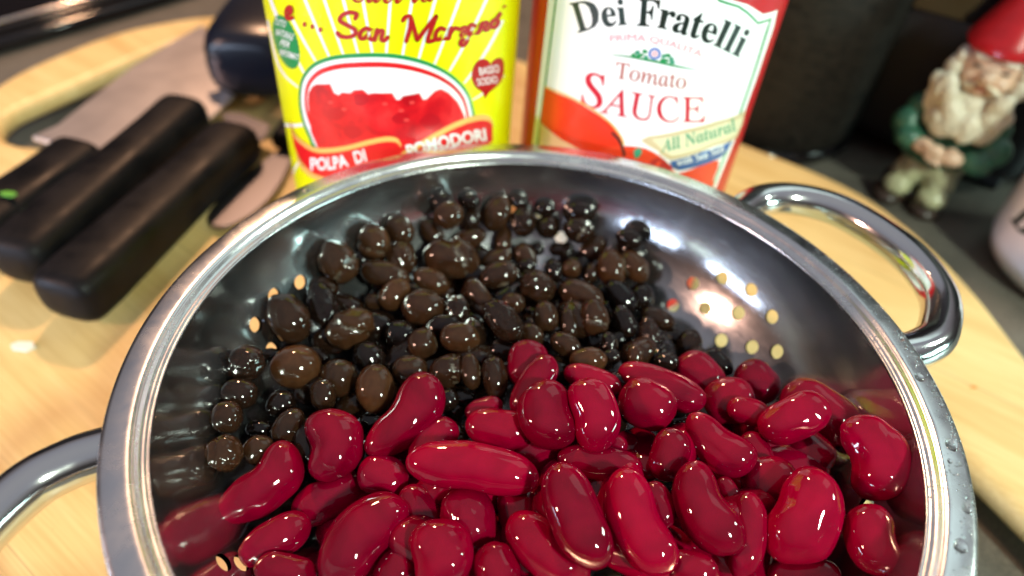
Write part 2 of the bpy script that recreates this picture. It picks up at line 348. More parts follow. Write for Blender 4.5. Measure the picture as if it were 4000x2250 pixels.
# crop, cx, cy, length, width, angle (clockwise, screen), priority, bend (+ = hollow on the left of the axis seen head-up), taper, label
KID = [
 ('A', 440, 880, 660, 300, -42, 2, 1.0, .18, 'large long kidney bean at the left edge of the red heap, dented above'),
 ('A', 885, 620, 450, 330, 85, 3, -.9, -.05, 'plump upright kidney bean with a notched left side beside the black beans'),
 ('A', 1345, 450, 640, 290, -50, 3, 1.0, .20, 'long kidney bean leaning up right onto the black beans, fatter at its top'),
 ('A', 1520, 620, 380, 235, -60, 2, -.6, 0, 'short red kidney bean leaning over the left end of the long level one'),
 ('A', 1205, 820, 310, 240, 20, 2, 0, 0, 'round end of a red kidney bean poking out left of the long level bean'),
 ('A', 870, 960, 500, 250, -25, 1, .3, 0, 'dark red kidney bean lying between the large left bean and the round bean end'),
 ('A', 1760, 770, 830, 290, 8, 4, -.5, 0, 'longest red kidney bean, lying level across the middle of the heap'),
 ('A', 530, 1215, 500, 240, -30, 1, 0, 0, 'deep red pointed kidney bean under the large left one, above the two small holes'),
 ('A', 1070, 1210, 720, 350, -48, 3, -.7, .05, 'very large red kidney bean leaning right near the bottom edge'),
 ('A', 1440, 1040, 360, 210, 55, 1, 0, 0, 'dark red kidney bean tucked behind the upper end of the very large leaning one'),
 ('A', 1740, 1090, 420, 310, 75, 2, 0, 0, 'upright red kidney bean, top hidden below the left half of the long level bean'),
 ('A', 2060, 1040, 360, 260, 82, 1, 0, 0, 'darker upright kidney bean, top hidden below the right half of the long level bean'),
 ('A', 1565, 1310, 450, 360, 80, 3, -.4, 0, 'broad red kidney bean at the bottom edge, right of the very large leaning one'),
 ('A', 2230, 1285, 620, 300, 40, 3, .3, 0, 'large red kidney bean at the bottom edge slanting down to the right'),
 ('A', 1920, 1400, 330, 260, 60, 2, .2, 0, 'pointed red kidney bean cut by the bottom edge, left of the slanting large one'),
 ('A', 590, 1420, 380, 200, 10, 1, 0, 0, 'dark red kidney bean cut by the bottom edge right beside the two small holes'),
 ('A', 1290, 1410, 340, 230, -50, 1, 0, 0, 'shaded red kidney bean behind the broad one at the bottom edge'),
 ('A', 1835, 395, 240, 130, -20, 2, 0, 0, 'small dark red kidney bean tip above the level bean under the overlapping pair'),
 ('A', 1930, 520, 420, 230, 8, 3, 0, 0, 'red kidney bean lying level with its right end under the upright glossy oval one'),
 ('A', 2235, 430, 450, 330, 75, 5, .5, 0, 'glossy oval red kidney bean standing up in the middle, overlapping its neighbours'),
 ('A', 2110, 115, 300, 235, 100, 4, 0, 0, 'topmost red kidney bean, standing among the black beans'),
 ('A', 2150, 250, 430, 190, -58, 4, 0, .1, 'narrow red kidney bean with a folded skin just below the topmost red one'),
 ('B', 295, 365, 390, 240, 78, 4, -.6, 0, 'tall red kidney bean immediately right of the glossy oval one'),
 ('B', 290, 180, 310, 130, 18, 3, 0, 0, 'kidney bean behind the top of the tall one beside the glossy oval one'),
 ('B', 655, 215, 480, 180, 22, 3, 0, .05, 'slim red kidney bean slanting right along the upper edge of the red heap'),
 ('B', 860, 155, 280, 195, 52, 3, 0, 0, 'bright red kidney bean standing against the black beans below the group of holes'),
 ('B', 580, 310, 320, 250, 22, 4, 0, 0, 'nearly round red kidney bean in front of the slim slanting one'),
 ('B', 1010, 290, 270, 230, 0, 3, 0, 0, 'round red kidney bean partly behind the small dark one at the right'),
 ('B', 1160, 195, 260, 200, 55, 2, 0, 0, 'dark kidney bean leaning on the steel, top right of the red heap'),
 ('B', 1115, 350, 225, 135, 15, 4, 0, 0, 'small dark kidney bean between the round and the oval one at right'),
 ('B', 1355, 385, 390, 215, -25, 5, 0, 0, 'oval kidney bean at the right, tilted up right upon its neighbours'),
 ('B', 1500, 350, 470, 260, 33, 3, 0, 0, 'shaded red kidney bean against the steel wall behind the tilted oval one'),
 ('B', 1785, 590, 470, 290, 75, 5, -1.0, 0, 'large red kidney bean at the far right against the steel wall, hollow facing left'),
 ('B', 955, 520, 440, 215, 40, 4, .8, .22, 'wrinkled slanting red kidney bean with a narrow upper left end'),
 ('B', 700, 575, 280, 190, -72, 3, 0, 0, 'pear shaped red kidney bean left of the wrinkled slanting one'),
 ('B', 330, 620, 450, 170, 8, 2, 0, 0, 'dark kidney bean lying level above the two long upright ones'),
 ('B', 410, 515, 140, 90, 30, 2, 0, 0, 'small visible back of a red kidney bean below the foot of the tall one'),
 ('B', 205, 900, 600, 270, 66, 4, .3, 0, 'left one of the two long upright red kidney beans below the middle'),
 ('B', 535, 930, 600, 270, 66, 4, .8, 0, 'right one of the two long upright red kidney beans below the middle'),
 ('B', 895, 865, 540, 270, 62, 4, 1.0, .05, 'strongly curved red kidney bean right of the two long upright ones'),
 ('B', 1110, 1000, 460, 175, -82, 3, .9, 0, 'narrow red kidney bean curved to the left, right of the strongly curved one'),
 ('B', 1410, 900, 520, 320, -66, 5, .6, 0, 'broadest red kidney bean, upright at the lower right'),
 ('B', 1775, 1030, 390, 250, 78, 4, .5, 0, 'dented red kidney bean at the lower right just below the far right one'),
 ('B', 1440, 570, 280, 220, 40, 2, 0, 0, 'shaded red kidney bean between the tilted oval one and the broadest one'),
 ('B', 1230, 720, 290, 240, -10, 2, 0, 0, 'dark red kidney bean behind the upper left of the broadest one'),
 ('B', 1165, 570, 250, 140, 60, 2, 0, 0, 'dark red kidney bean right behind the wrinkled slanting one'),
 ('B', 820, 1190, 280, 180, 15, 3, 0, 0, 'red kidney bean cut by the bottom edge below the strongly curved one'),
 ('B', 1410, 1210, 390, 160, 0, 3, 0, 0, 'red kidney bean lying level at the bottom edge below the broadest one'),
 ('B', 645, 840, 260, 140, 70, 2, 0, 0, 'dark sliver of kidney bean between the right long upright one and the curved one'),
 ('B', 1010, 765, 160, 90, 60, 2, 0, 0, 'tiny visible piece of kidney bean beside the notch of the strongly curved one'),
]
# crop, cx, cy, length, width, angle, priority, kind (0 plain, 1 wrinkled, 2 split), tone (-1 near black .. 1 brown), landmark phrase or None
BLK = [
 ('C', 885, 635, 270, 215, 62, 3, 2, .3, 'the plump cracked upper left bean'), ('C', 1050, 620, 115, 105, 0, 2, 0, -.6, None), ('C', 1125, 495, 215, 185, 70, 3, 2, .6, 'the pale topped cracked bean'),
 ('C', 1300, 425, 200, 155, 60, 2, 0, .4, None), ('C', 1305, 605, 220, 185, 80, 3, 1, .2, None), ('C', 1200, 720, 310, 160, 15, 3, 2, .3, 'the burst bean with a light edge'),
 ('C', 1265, 850, 230, 165, -50, 4, 0, 1.0, 'the small reddish brown bean'), ('C', 1130, 900, 120, 100, 0, 2, 0, .2, None), ('C', 1640, 615, 345, 240, 12, 4, 2, .4, 'the biggest split bean'),
 ('C', 1510, 435, 200, 120, 60, 2, 0, .2, None), ('C', 1625, 325, 190, 160, -30, 3, 0, .2, None), ('C', 1765, 480, 210, 120, -20, 3, 0, .3, None), ('C', 1510, 765, 240, 150, 25, 3, 0, .5, 'the oval bean under the split one'),
 ('C', 1455, 940, 270, 220, 5, 3, 0, .2, 'the smooth round bean left of centre'), ('C', 790, 935, 320, 175, 75, 3, 1, -.6, 'the wrinkled upright bean'), ('C', 812, 800, 150, 130, 0, 2, 1, -.1, None),
 ('C', 555, 1010, 330, 235, 60, 3, 0, .1, 'the large bean by the left holes'), ('C', 965, 1080, 310, 220, -25, 4, 2, .8, 'the cracked bean with a bright rim'), ('C', 950, 920, 230, 120, 20, 1, 0, -.4, None),
 ('C', 1685, 960, 200, 140, 82, 3, 1, -.3, None), ('C', 1300, 1120, 200, 170, 20, 2, 0, -.9, None), ('C', 1450, 1180, 195, 170, 80, 3, 0, .3, None), ('C', 1700, 1140, 250, 175, 5, 4, 0, .6, 'the glossy level brown bean'),
 ('C', 275, 1310, 240, 215, 0, 3, 1, -.2, 'the round bean at the left margin'), ('C', 605, 1335, 320, 250, -10, 4, 0, .9, 'the large light brown bean'), ('C', 445, 1255, 120, 80, 10, 1, 0, -.5, None),
 ('C', 1095, 1270, 210, 180, 60, 2, 0, -.7, None), ('C', 765, 1255, 150, 80, 45, 1, 1, -.6, None), ('C', 575, 1225, 130, 80, 0, 1, 0, -.7, None),
 ('A', 925, 205, 230, 195, 70, 3, 0, .3, None), ('A', 1155, 270, 290, 215, 86, 4, 0, 1.0, 'the upright light brown bean'), ('A', 1370, 160, 210, 185, 0, 3, 0, .3, None), ('A', 1610, 160, 225, 180, -35, 3, 2, -.1, 'the bean with a pale tear'),
 ('A', 1755, 165, 220, 110, 84, 3, 0, .3, None), ('A', 825, 310, 200, 140, 84, 3, 0, -.1, None), ('A', 300, 300, 220, 170, 20, 3, 0, -.2, None), ('A', 220, 450, 195, 180, 0, 3, 0, -.1, 'the small round left margin bean'),
 ('A', 203, 680, 215, 195, 80, 3, 1, .4, 'the lowest left margin bean'), ('A', 420, 655, 195, 160, -40, 3, 0, .4, None), ('A', 605, 510, 250, 155, -52, 3, 0, -.1, None), ('A', 560, 370, 180, 150, 0, 2, 0, -.8, None),
 ('A', 430, 530, 170, 110, 10, 1, 0, -.9, None), ('A', 1905, 200, 260, 145, 82, 3, 1, -.1, None), ('A', 1610, 340, 130, 120, 0, 2, 0, -.8, None), ('A', 1710, 330, 160, 90, 0, 1, 0, -.9, None), ('A', 1130, 480, 150, 100, 0, 1, 1, -.9, None),
 ('D', 245, 350, 160, 110, -60, 2, 1, -.3, None), ('D', 415, 310, 240, 155, -65, 3, 0, .2, 'the tall bean left of the highest hole'), ('D', 585, 370, 190, 150, 80, 3, 1, -.2, None), ('D', 750, 400, 150, 140, 0, 3, 0, -.3, None),
 ('D', 955, 420, 185, 150, 5, 3, 2, -.3, 'the pale banded bean'), ('D', 960, 300, 210, 140, 0, 1, 0, -.7, None), ('D', 1050, 545, 200, 130, -50, 3, 0, 0, None), ('D', 1175, 675, 235, 165, 82, 4, 0, .7, 'the brown upright bean at the right'),
 ('D', 1325, 665, 225, 150, 52, 3, 0, .7, 'the amber brown rim bean'), ('D', 455, 490, 190, 100, -80, 3, 0, .7, 'the slim olive grey bean'), ('D', 600, 600, 180, 130, 55, 2, 0, .4, None), ('D', 410, 615, 200, 120, -25, 2, 0, .3, None),
 ('D', 430, 725, 250, 165, -15, 4, 0, .1, 'the dark oval middle bean'), ('D', 680, 800, 230, 200, 30, 4, 1, .0, 'the round wrinkled bean'), ('D', 610, 660, 120, 85, 0, 2, 0, -.6, None), ('D', 680, 550, 90, 75, 0, 2, 0, -.5, None),
 ('D', 790, 690, 150, 100, 80, 2, 0, -.5, None), ('D', 910, 680, 122, 112, 0, 3, 0, .5, None), ('D', 1040, 710, 140, 90, -70, 2, 0, 0, None), ('D', 970, 860, 300, 175, 25, 3, 0, .4, 'the big smooth bean at the right'),
 ('D', 1060, 1000, 230, 165, 80, 4, 2, .2, 'the cracked bean below the big smooth one'), ('D', 295, 880, 250, 130, 65, 3, 2, .3, 'the bean split lengthwise'), ('D', 455, 1030, 320, 185, 50, 4, 1, -.4, 'the dark purple wrinkled bean'),
 ('D', 520, 910, 150, 125, 0, 3, 0, .2, None), ('D', 735, 1000, 195, 150, 80, 3, 0, .2, None), ('D', 890, 1050, 200, 100, 80, 2, 0, .1, None), ('D', 650, 1125, 170, 120, 50, 2, 0, .2, None), ('D', 1235, 865, 250, 140, 50, 3, 0, -.9, 'the jet black shiny bean at the right'),
 ('D', 1370, 870, 185, 150, 80, 3, 0, -.6, None), ('D', 1260, 1040, 220, 130, 70, 2, 1, -.7, None), ('D', 1480, 1010, 225, 120, 20, 3, 0, -.1, 'the bean below the right hole group'), ('D', 1430, 1120, 230, 120, 75, 3, 1, -.3, None), ('D', 1590, 1145, 190, 130, 15, 2, 0, -.3, None),
 ('D', 1690, 1185, 200, 145, -70, 3, 0, -.3, 'the bean behind the bright red one'), ('D', 870, 1190, 210, 140, 30, 3, 0, .3, None), ('D', 1020, 1290, 240, 150, 0, 3, 0, .9, 'the light brown bean by the red heap'), ('D', 1330, 1260, 140, 100, 90, 3, 0, .2, None),
 ('D', 1160, 1180, 150, 100, 80, 2, 1, -.5, None), ('D', 440, 1225, 180, 140, 0, 1, 0, -.8, None), ('D', 1880, 1300, 230, 130, 40, 3, 0, -.6, 'the lone dark bean on the steel'), ('D', 1170, 1270, 120, 100, 0, 2, 0, -.5, None),
 ('D', 1290, 480, 170, 120, 20, 2, 0, -.6, None), ('D', 840, 555, 150, 90, 0, 2, 1, -.8, None), ('D', 1300, 565, 200, 120, 50, 1, 0, -.7, None), ('D', 1540, 1300, 160, 110, 0, 2, 0, -.8, None), ('D', 230, 230, 130, 95, 0, 1, 0, -.7, None),
 ('D', 60, 240, 150, 110, 20, 1, 0, -.5, None), ('D', 730, 280, 130, 95, 0, 1, 0, -.7, None), ('D', 1130, 830, 120, 90, 0, 1, 0, -.8, None), ('D', 560, 230, 120, 90, 30, 1, 0, -.7, None),
]
class Bean: pass
beans = []
def add_bean(kind, crop, cx, cy, ln, wd, ang, pr, p1, p2, label):
    x0, y0, s = CROP[crop]; b = Bean(); b.kind = kind
    b.px, b.py = x0 + cx / s, y0 + cy / s; b.l, b.w = ln / s * 1.02, wd / s * 1.08; b.ang = math.radians(ang); b.pr = pr; b.p1, b.p2, b.label = p1, p2, label
    P, t, d = on_heap(b.px, b.py); b.d = d; b.t = t + (0 if kind == 'k' else 0)
    b.t -= (pr - 3) * 1.6
    b.thick = .78 if kind == 'k' else .84
    if kind == 'b': b.l *= 1.07; b.w *= 1.07
    beans.append(b)
for q in KID: add_bean('k', *q)
for q in BLK: add_bean('b', *q)
def frame(b):
    P = CAM + b.d * b.t; tocam = -b.d / np.linalg.norm(b.d)
    n = .72 * tocam + .28 * np.array([0, 0, 1.0]); n /= np.linalg.norm(n)
    e_ = CR * math.cos(b.ang) - CU * math.sin(b.ang); X = e_ - FW * 0
    X = X + tocam * (-(X @ n) / (tocam @ n)); fl = np.linalg.norm(X); X /= fl
    Y = np.cross(n, X); mm = b.t / F_PX
    b.P, b.X, b.Y, b.Z = P, X, Y, n; b.L3 = b.l * mm * min(fl, 1.25); b.W3 = b.w * mm; b.T3 = b.W3 * b.thick
    return b
def spheres(b):
    r = b.W3 * .5 * .86; h = max(0, b.L3 / 2 - r * 1.02)
    return [b.P + b.X * (h * q) for q in (-1, 0, 1)], r
def keep_in(b):
    for _ in range(40):
        q = ((b.P[0] ** 2 + b.P[1] ** 2) / (RI - b.W3 * .36) ** 2 + ((b.P[2] - RIM_Z) / (RB - b.W3 * .36)) ** 2)
        if q <= 1 or b.P[2] > RIM_Z: break
        b.t -= .8; frame(b)
for b in beans: frame(b); keep_in(b)
for it in range(26):
    for i, a in enumerate(beans):
        for c in beans[i + 1:]:
            if np.linalg.norm(a.P - c.P) > (a.L3 + c.L3) * .5: continue
            sa, ra = spheres(a); sb, rb_ = spheres(c)
            dm = min(np.linalg.norm(p - q) for p in sa for q in sb); lim = .93 * (ra + rb_)
            if dm < lim:
                hi, lo = (a, c) if (a.pr, a.py) > (c.pr, c.py) else (c, a)
                s = (lim - dm) * .35; hi.t -= s * .5; lo.t += s * .5
                for q in (hi, lo): frame(q); keep_in(q)

M_kid = mat('kidney_skin', (0.30, 0.0, 0.02), 0.4, 0, 0.75, coat_rough=0.03, sss=0.05, spec=.0, sss_scale=0.0025, sss_rad=(1, .05, .08))
v = coords(M_kid); oi = N(M_kid, 'ShaderNodeObjectInfo')
n1 = noise_tex(M_kid, v, 110, 3, .5, .3)
ad = N(M_kid, 'ShaderNodeMath', operation='MULTIPLY_ADD'); L(M_kid, oi.outputs['Random'], ad.inputs[0]); ad.inputs[1].default_value = .45; L(M_kid, n1, ad.inputs[2])
L(M_kid, ramp(M_kid, ad.outputs[0], [(0.25, (0.080, 0.0, 0.006)), (0.65, (0.165, 0.0, 0.013)), (1.0, (0.25, 0.0, 0.020))]), B(M_kid).inputs['Base Color'])
n2 = noise_tex(M_kid, v, 420, 3, .5); bump(M_kid, n2, .10, .0002)
M_hil = mat('kidney_scar', (0.30, 0.05, 0.04), 0.35, 0, .5)
BT = {}
def black_mat(tone):
    key = round(tone * 3)
    if key in BT: return BT[key]
    t = (key / 3 + 1) / 2; c = [0.005 + (0.056 - .005) * t ** 1.4, 0.003 + (0.022 - .003) * t ** 1.4, 0.0028 + (0.009 - .0028) * t ** 1.4]
    m = mat('black_bean_skin', c, .4, 0, .8, coat_rough=.035, spec=.0, sss=.08, sss_scale=.001)
    v = coords(m); n1 = noise_tex(m, v, 260, 4, .6, .4)
    L(m, ramp(m, n1, [(.3, tuple(q * .65 for q in c)), (.7, tuple(q * 1.3 for q in c))]), B(m).inputs['Base Color'])
    bump(m, noise_tex(m, v, 300, 2, .5), .04, .0002); BT[key] = m; return m
M_flesh = mat('bean_flesh', (0.20, 0.13, 0.085), .28, 0, .6)
n1 = noise_tex(M_flesh, coords(M_flesh), 700, 4, .6); L(M_flesh, ramp(M_flesh, n1, [(.35, (.03, .02, .014)), (.7, (.15, .11, .075))]), B(M_flesh).inputs['Base Color']); bump(M_flesh, n1, .5, .0005)

_ico = {}
def ico(sub):
    if sub not in _ico:
        bm = bmesh.new(); bmesh.ops.create_icosphere(bm, subdivisions=sub, radius=1)
        _ico[sub] = ([v_.co.copy() for v_ in bm.verts], [tuple(v_.index for v_ in f.verts) for f in bm.faces]); bm.free()
    return _ico[sub]
def kidney_mesh(Ln, W, T, bend, taper, seed):
    V, F = ico(4); out = []; rr = random.Random(seed); off = Vector((rr.random() * 50, rr.random() * 50, rr.random() * 50)); lump = rr.uniform(.02, .05)
    blunt = rr.uniform(.78, .9); sg = 1 if bend >= 0 else -1; ab = abs(bend); hh = rr.uniform(-.12, .12); fold = rr.choice((0, 0, -.75, .75, .1, -.2))
    for p in V:
        x, y, z = p
        ax = abs(x); xx = math.copysign(ax ** blunt, x); rad = math.sqrt(max(0, 1 - abs(xx) ** 2.9)); r0 = math.hypot(y, z) or 1
        y, z = y / r0 * rad, z / r0 * rad; x = xx
        f = 1 + taper * x; y *= f; z *= f * (1 - .05 * abs(x))
        y2 = y * W / 2; z2 = z * T / 2
        notch = math.exp(-((x - hh) / .30) ** 2) * max(0, sg * y) ** 1.5 * ab
        y2 -= sg * notch * W * .10
        z2 *= 1 - .12 * notch
        y2 += sg * ab * W * .15 * (x * x - .35)
        q = Vector((x * Ln / 2, y2, z2))
        nz = noise.noise(q * .16 + off) * lump + noise.noise(q * .45 + off) * lump * .3
        if fold:
            rg = 1 - abs(noise.noise(Vector((q.x * .10, q.y * .22, q.z * .22)) + off)) * 3.2
            fx = math.exp(-((x - fold) / .35) ** 2); nz -= max(0, rg) ** 2 * .05 * fx - .02 * fx
        q += Vector((x * .5, y, z)).normalized() * nz * W
        out.append(q)
    return out, F
def black_mesh(Ln, W, T, kind, seed):
    V, F = ico(4 if kind else 3); out = []; mi = [0] * len(F); rr = random.Random(seed); off = Vector((rr.random() * 50,) * 3)
    cn = Vector((rr.uniform(.5, 1), rr.uniform(-.6, .6), rr.uniform(-.3, .3))).normalized(); cp = rr.uniform(.15, .5)
    flag = []
    for p in V:
        x, y, z = p; q = Vector((math.copysign(abs(x) ** .93, x) * Ln / 2, y * W / 2, z * T / 2)); nn = Vector((x, y, z))
        d = noise.noise(q * .35 + off) * .05; fl = False
        if kind == 1:
            rdg = 1 - abs(noise.noise(Vector((q.x * .25, q.y * .75, q.z * .75)) + off)) * 2.2; d -= max(0, rdg) ** 3 * .065
        if kind == 2:
            s = nn.dot(cn) - cp + .10 * noise.noise(nn * 3 + off)
            if z > -.3:
                if abs(s) < .10: d -= .09 * (1 - abs(s) / .10); fl = abs(s) < .06 and z > .1
                elif s > 0: d += .03
        q += nn * d * W; out.append(q); flag.append(fl)
    if kind != 2 and rr.random() < .25:
        cx_, cz_ = rr.uniform(-.1, .1), rr.uniform(.3, .6)
        for i_, f in enumerate(F):
            g = sum((V[k_] for k_ in f), Vector()) / 3
            if abs(g.x - cx_) < .26 and abs(g.z - cz_) < .09 and g.y * (1 if seed % 2 else -1) > 0: mi[i_] = 1
    if kind == 2:
        for i_, f in enumerate(F): mi[i_] = 1 if sum(flag[k_] for k_ in f) >= 2 else 0
    return out, F, mi
def put(o, b):
    Mx = Matrix(((b.X[0], b.Y[0], b.Z[0], b.P[0] * MM), (b.X[1], b.Y[1], b.Z[1], b.P[1] * MM), (b.X[2], b.Y[2], b.Z[2], b.P[2] * MM), (0, 0, 0, 1)))
    o.matrix_world = Mx
DIRS = ['right of', 'below and right of', 'below', 'below and left of', 'left of', 'above and left of', 'above', 'above and right of']
marks = [b for b in beans if b.kind == 'b' and b.label]
KM = {0: 'the large left edge kidney bean', 1: 'the notched upright kidney bean', 2: 'the long leaning kidney bean', 6: 'the longest level kidney bean', 8: 'the very large leaning kidney bean', 12: 'the broad bottom edge kidney bean', 13: 'the large slanting kidney bean', 19: 'the glossy oval kidney bean',
      26: 'the nearly round kidney bean', 30: 'the tilted oval kidney bean', 32: 'the far right kidney bean', 33: 'the wrinkled slanting kidney bean', 37: 'the left long upright kidney bean', 38: 'the right long upright kidney bean', 39: 'the strongly curved kidney bean', 41: 'the broadest kidney bean', 42: 'the dented lower right kidney bean'}
kmarks = []
for i_, t_ in KM.items(): m_ = Bean(); m_.px, m_.py, m_.label = beans[i_].px, beans[i_].py, t_; kmarks.append(m_)
def kid_label(b):
    for m_ in sorted(kmarks, key=lambda m_: math.hypot(m_.px - b.px, m_.py - b.py)):
        a = math.degrees(math.atan2(b.py - m_.py, b.px - m_.px)) % 360; dr = DIRS[int((a + 22.5) // 45) % 8]
        if (m_.label, dr) in used: continue
        used.add((m_.label, dr)); return f'half buried kidney bean {dr} {m_.label}'
used = set()
def auto_label(b, buried=False):
    tone = 'near black' if b.p2 < -.45 else ('dark brown' if b.p2 < .25 else 'brown')
    size = 'small' if b.w * 1.7 < 125 else ('medium' if b.w * 1.7 < 185 else 'plump')
    kind = ['smooth', 'wrinkled', 'cracked'][b.p1]
    for m_ in sorted(marks, key=lambda m_: math.hypot(m_.px - b.px, m_.py - b.py)):
        a = math.degrees(math.atan2(b.py - m_.py, b.px - m_.px)) % 360; dr = DIRS[int((a + 22.5) // 45) % 8]
        key = (size, tone, m_.label, dr, buried)
        if key in used: continue
        used.add(key); return f'bean half buried {dr} {m_.label}' if buried else (f'{size} {kind} {tone} bean {dr} {m_.label}' if len(f'{size} {kind} {tone} bean {dr} {m_.label}'.split()) < 16 else f'{size} {tone} bean {dr} {m_.label}')
for i, b in enumerate(beans):
    if b.kind == 'k':
        V, F = kidney_mesh(b.L3, b.W3, b.T3, b.p1, b.p2, i + 5); o = mesh('kidney_bean', V, F, M_kid)
        tag(o, b.label, 'kidney bean', 'red kidney beans in the colander')
    else:
        V, F, mi = black_mesh(b.L3, b.W3, b.T3, b.p1, i + 900); o = mesh('black_bean', V, F, [black_mat(b.p2), M_flesh], mi=mi)
        lb = ('black bean: ' + b.label) if b.label else auto_label(b)
        tag(o, lb, 'black bean', 'black beans in the colander')
    put(o, b)

# the layer of beans just below, seen only in the gaps
sph = []
for b in beans:
    s, r_ = spheres(b); sph += [(p, r_) for p in s]
S_P = np.array([s[0] for s in sph]); S_R = np.array([s[1] for s in sph])
fill = []
def try_fill(kind, x, y, dz, Ln, W):
    z = RIM_Z + (heap(x / R, y / R)) * R - dz; P = np.array([x, y, z]); rr_ = W * .5
    if (P[0] ** 2 + P[1] ** 2) / (RI - rr_) ** 2 + ((P[2] - RIM_Z) / (RB - rr_)) ** 2 > 1: return
    if (np.linalg.norm(S_P - P, axis=1) < (S_R + rr_) * .62).any(): return
    if any(np.linalg.norm(P - q) < rr_ * 1.3 for q in fill): return
    # keep the holes in view free
    px, py, _ = project(P)
    for azd, zz in HOLES[:20]:
        az = math.radians(azd); c = ell(math.acos(-zz * R / RB), az); hx, hy, _ = project(c)
        if math.hypot(px - hx, py - hy) < 75 + (50 if kind == 'k' else 10): return
    if py > 2420: return
    fill.append(P); b = Bean(); b.P = P
    q = Matrix.Rotation(rnd.uniform(0, 6.28), 3, 'Z') @ Matrix.Rotation(rnd.uniform(-.6, .6), 3, 'Y') @ Matrix.Rotation(rnd.uniform(0, 6), 3, 'X')
    b.X, b.Y, b.Z = (np.array(q.col[i_]) for i_ in range(3))
    i_ = len(fill)
    if kind == 'k':
        V, F = kidney_mesh(Ln, W, W * .8, rnd.uniform(-.8, .8), 0, 3000 + i_); o = mesh('kidney_bean', V, F, M_kid)
        b.px, b.py, _ = project(P); tag(o, kid_label(b), 'kidney bean', 'kidney beans buried under the top layer')
    else:
        V, F, mi = black_mesh(Ln, W, W * .85, rnd.choice((0, 0, 1)), 5000 + i_); o = mesh('black_bean', V, F, [black_mat(rnd.uniform(-1, 0)), M_flesh], mi=mi)
        b.px, b.py, _ = project(P); b.w = 70; b.p2 = -.6; b.p1 = 0; tag(o, auto_label(b, True), 'black bean', 'black beans buried under the top layer')
    put(o, b)
def is_kid(x, y):
    return y < -14 or y < -0.02 * R + 0.10 * x - (18 if x < -30 else 0) and x > -48 or (x > 45 and y < 22)
for dz, sp in ((2.0, 8.4), (6.0, 8.2)):
    g = np.arange(-76, 77, sp)
    for x in g:
        for y in g:
            if y < -62: continue
            X_, Y_ = x + rnd.uniform(-2, 2), y + rnd.uniform(-2, 2)
            if is_kid(X_, Y_): continue
            try_fill('b', X_, Y_, dz + rnd.uniform(0, 2), rnd.uniform(10.5, 13), rnd.uniform(7.8, 9.2))
for dz, sp in ((4, 12.5), (10, 10.5)):
    g = np.arange(-70, 74, sp)
    for x in g:
        for y in g:
            X_, Y_ = x + rnd.uniform(-2, 2), y + rnd.uniform(-2, 2)
            if not is_kid(X_, Y_) or y < -66: continue
            try_fill('k', X_, Y_, dz + rnd.uniform(0, 2), rnd.uniform(18, 22), rnd.uniform(10, 12))
# ------------------------------------------------------------------ setting: counter, board, cooktop, dark wall
def flat_poly(name, outline, z, th, m, kind=None):
    V = [(x, y, z) for x, y in outline] + [(x, y, z - th) for x, y in outline]; n = len(outline)
    F = [tuple(range(n)), tuple(range(2 * n - 1, n - 1, -1))] + [(i, n + i, n + (i + 1) % n, (i + 1) % n) for i in range(n)]
    return mesh(name, V, F, m, smooth=False)
o = flat_poly('counter', [(-900, -500), (1100, -500), (1100, 640), (-900, 640)], -18, 30, M_counter); o['kind'] = 'structure'
o = flat_poly('wall', [(-900, 620), (1100, 620), (1100, 640), (-900, 640)], 500, 514, M_blackmatt); o['kind'] = 'structure'

def closed_path(P, n):
    P = [np.array(p, float) for p in P]; m = len(P); out = []
    for i in range(m):
        a, b, c, d = P[i - 1], P[i], P[(i + 1) % m], P[(i + 2) % m]
        for q in range(n):
            t = q / n; out.append(.5 * (2 * b + (c - a) * t + (2 * a - 5 * b + 4 * c - d) * t * t + (3 * b - a - 3 * c + d) * t ** 3))
    return out
def offset_loop(P, d):        # positive = outward for a counter-clockwise loop
    m = len(P); out = []
    for i in range(m):
        t = P[(i + 1) % m] - P[i - 1]; t = t / np.linalg.norm(t); out.append(P[i] + d * np.array([t[1], -t[0]]))
    return out
def ccw(P):
    a = sum(P[i][0] * P[(i + 1) % len(P)][1] - P[(i + 1) % len(P)][0] * P[i][1] for i in range(len(P)))
    return P if a > 0 else P[::-1]
OUT = ccw(closed_path([(107, 226), (149, 197), (170, 166), (182, 128), (187, 89), (192, 40), (200, -15), (196, -70), (165, -115), (100, -140), (0, -140), (-110, -110), (-190, -40), (-240, 50), (-268, 140), (-277, 190), (-277, 222), (-268, 252), (-254, 281), (-235, 303), (-205, 322), (-150, 332), (-60, 320), (30, 275)], 6))
def stadium(A, Bp, r, n=16):
    A, Bp = np.array(A, float), np.array(Bp, float); t = (Bp - A) / np.linalg.norm(Bp - A); nn = np.array([-t[1], t[0]]); out = []
    for i in range(n + 1): th = math.pi * i / n; out.append(Bp + r * (nn * math.cos(th) + t * math.sin(th)))
    for i in range(n + 1): th = math.pi * i / n; out.append(A + r * (-nn * math.cos(th) - t * math.sin(th)))
    return ccw(out)
SL = [stadium((-233, 188), (-199, 262), 23), stadium((122, 38), (162, -42), 20)]
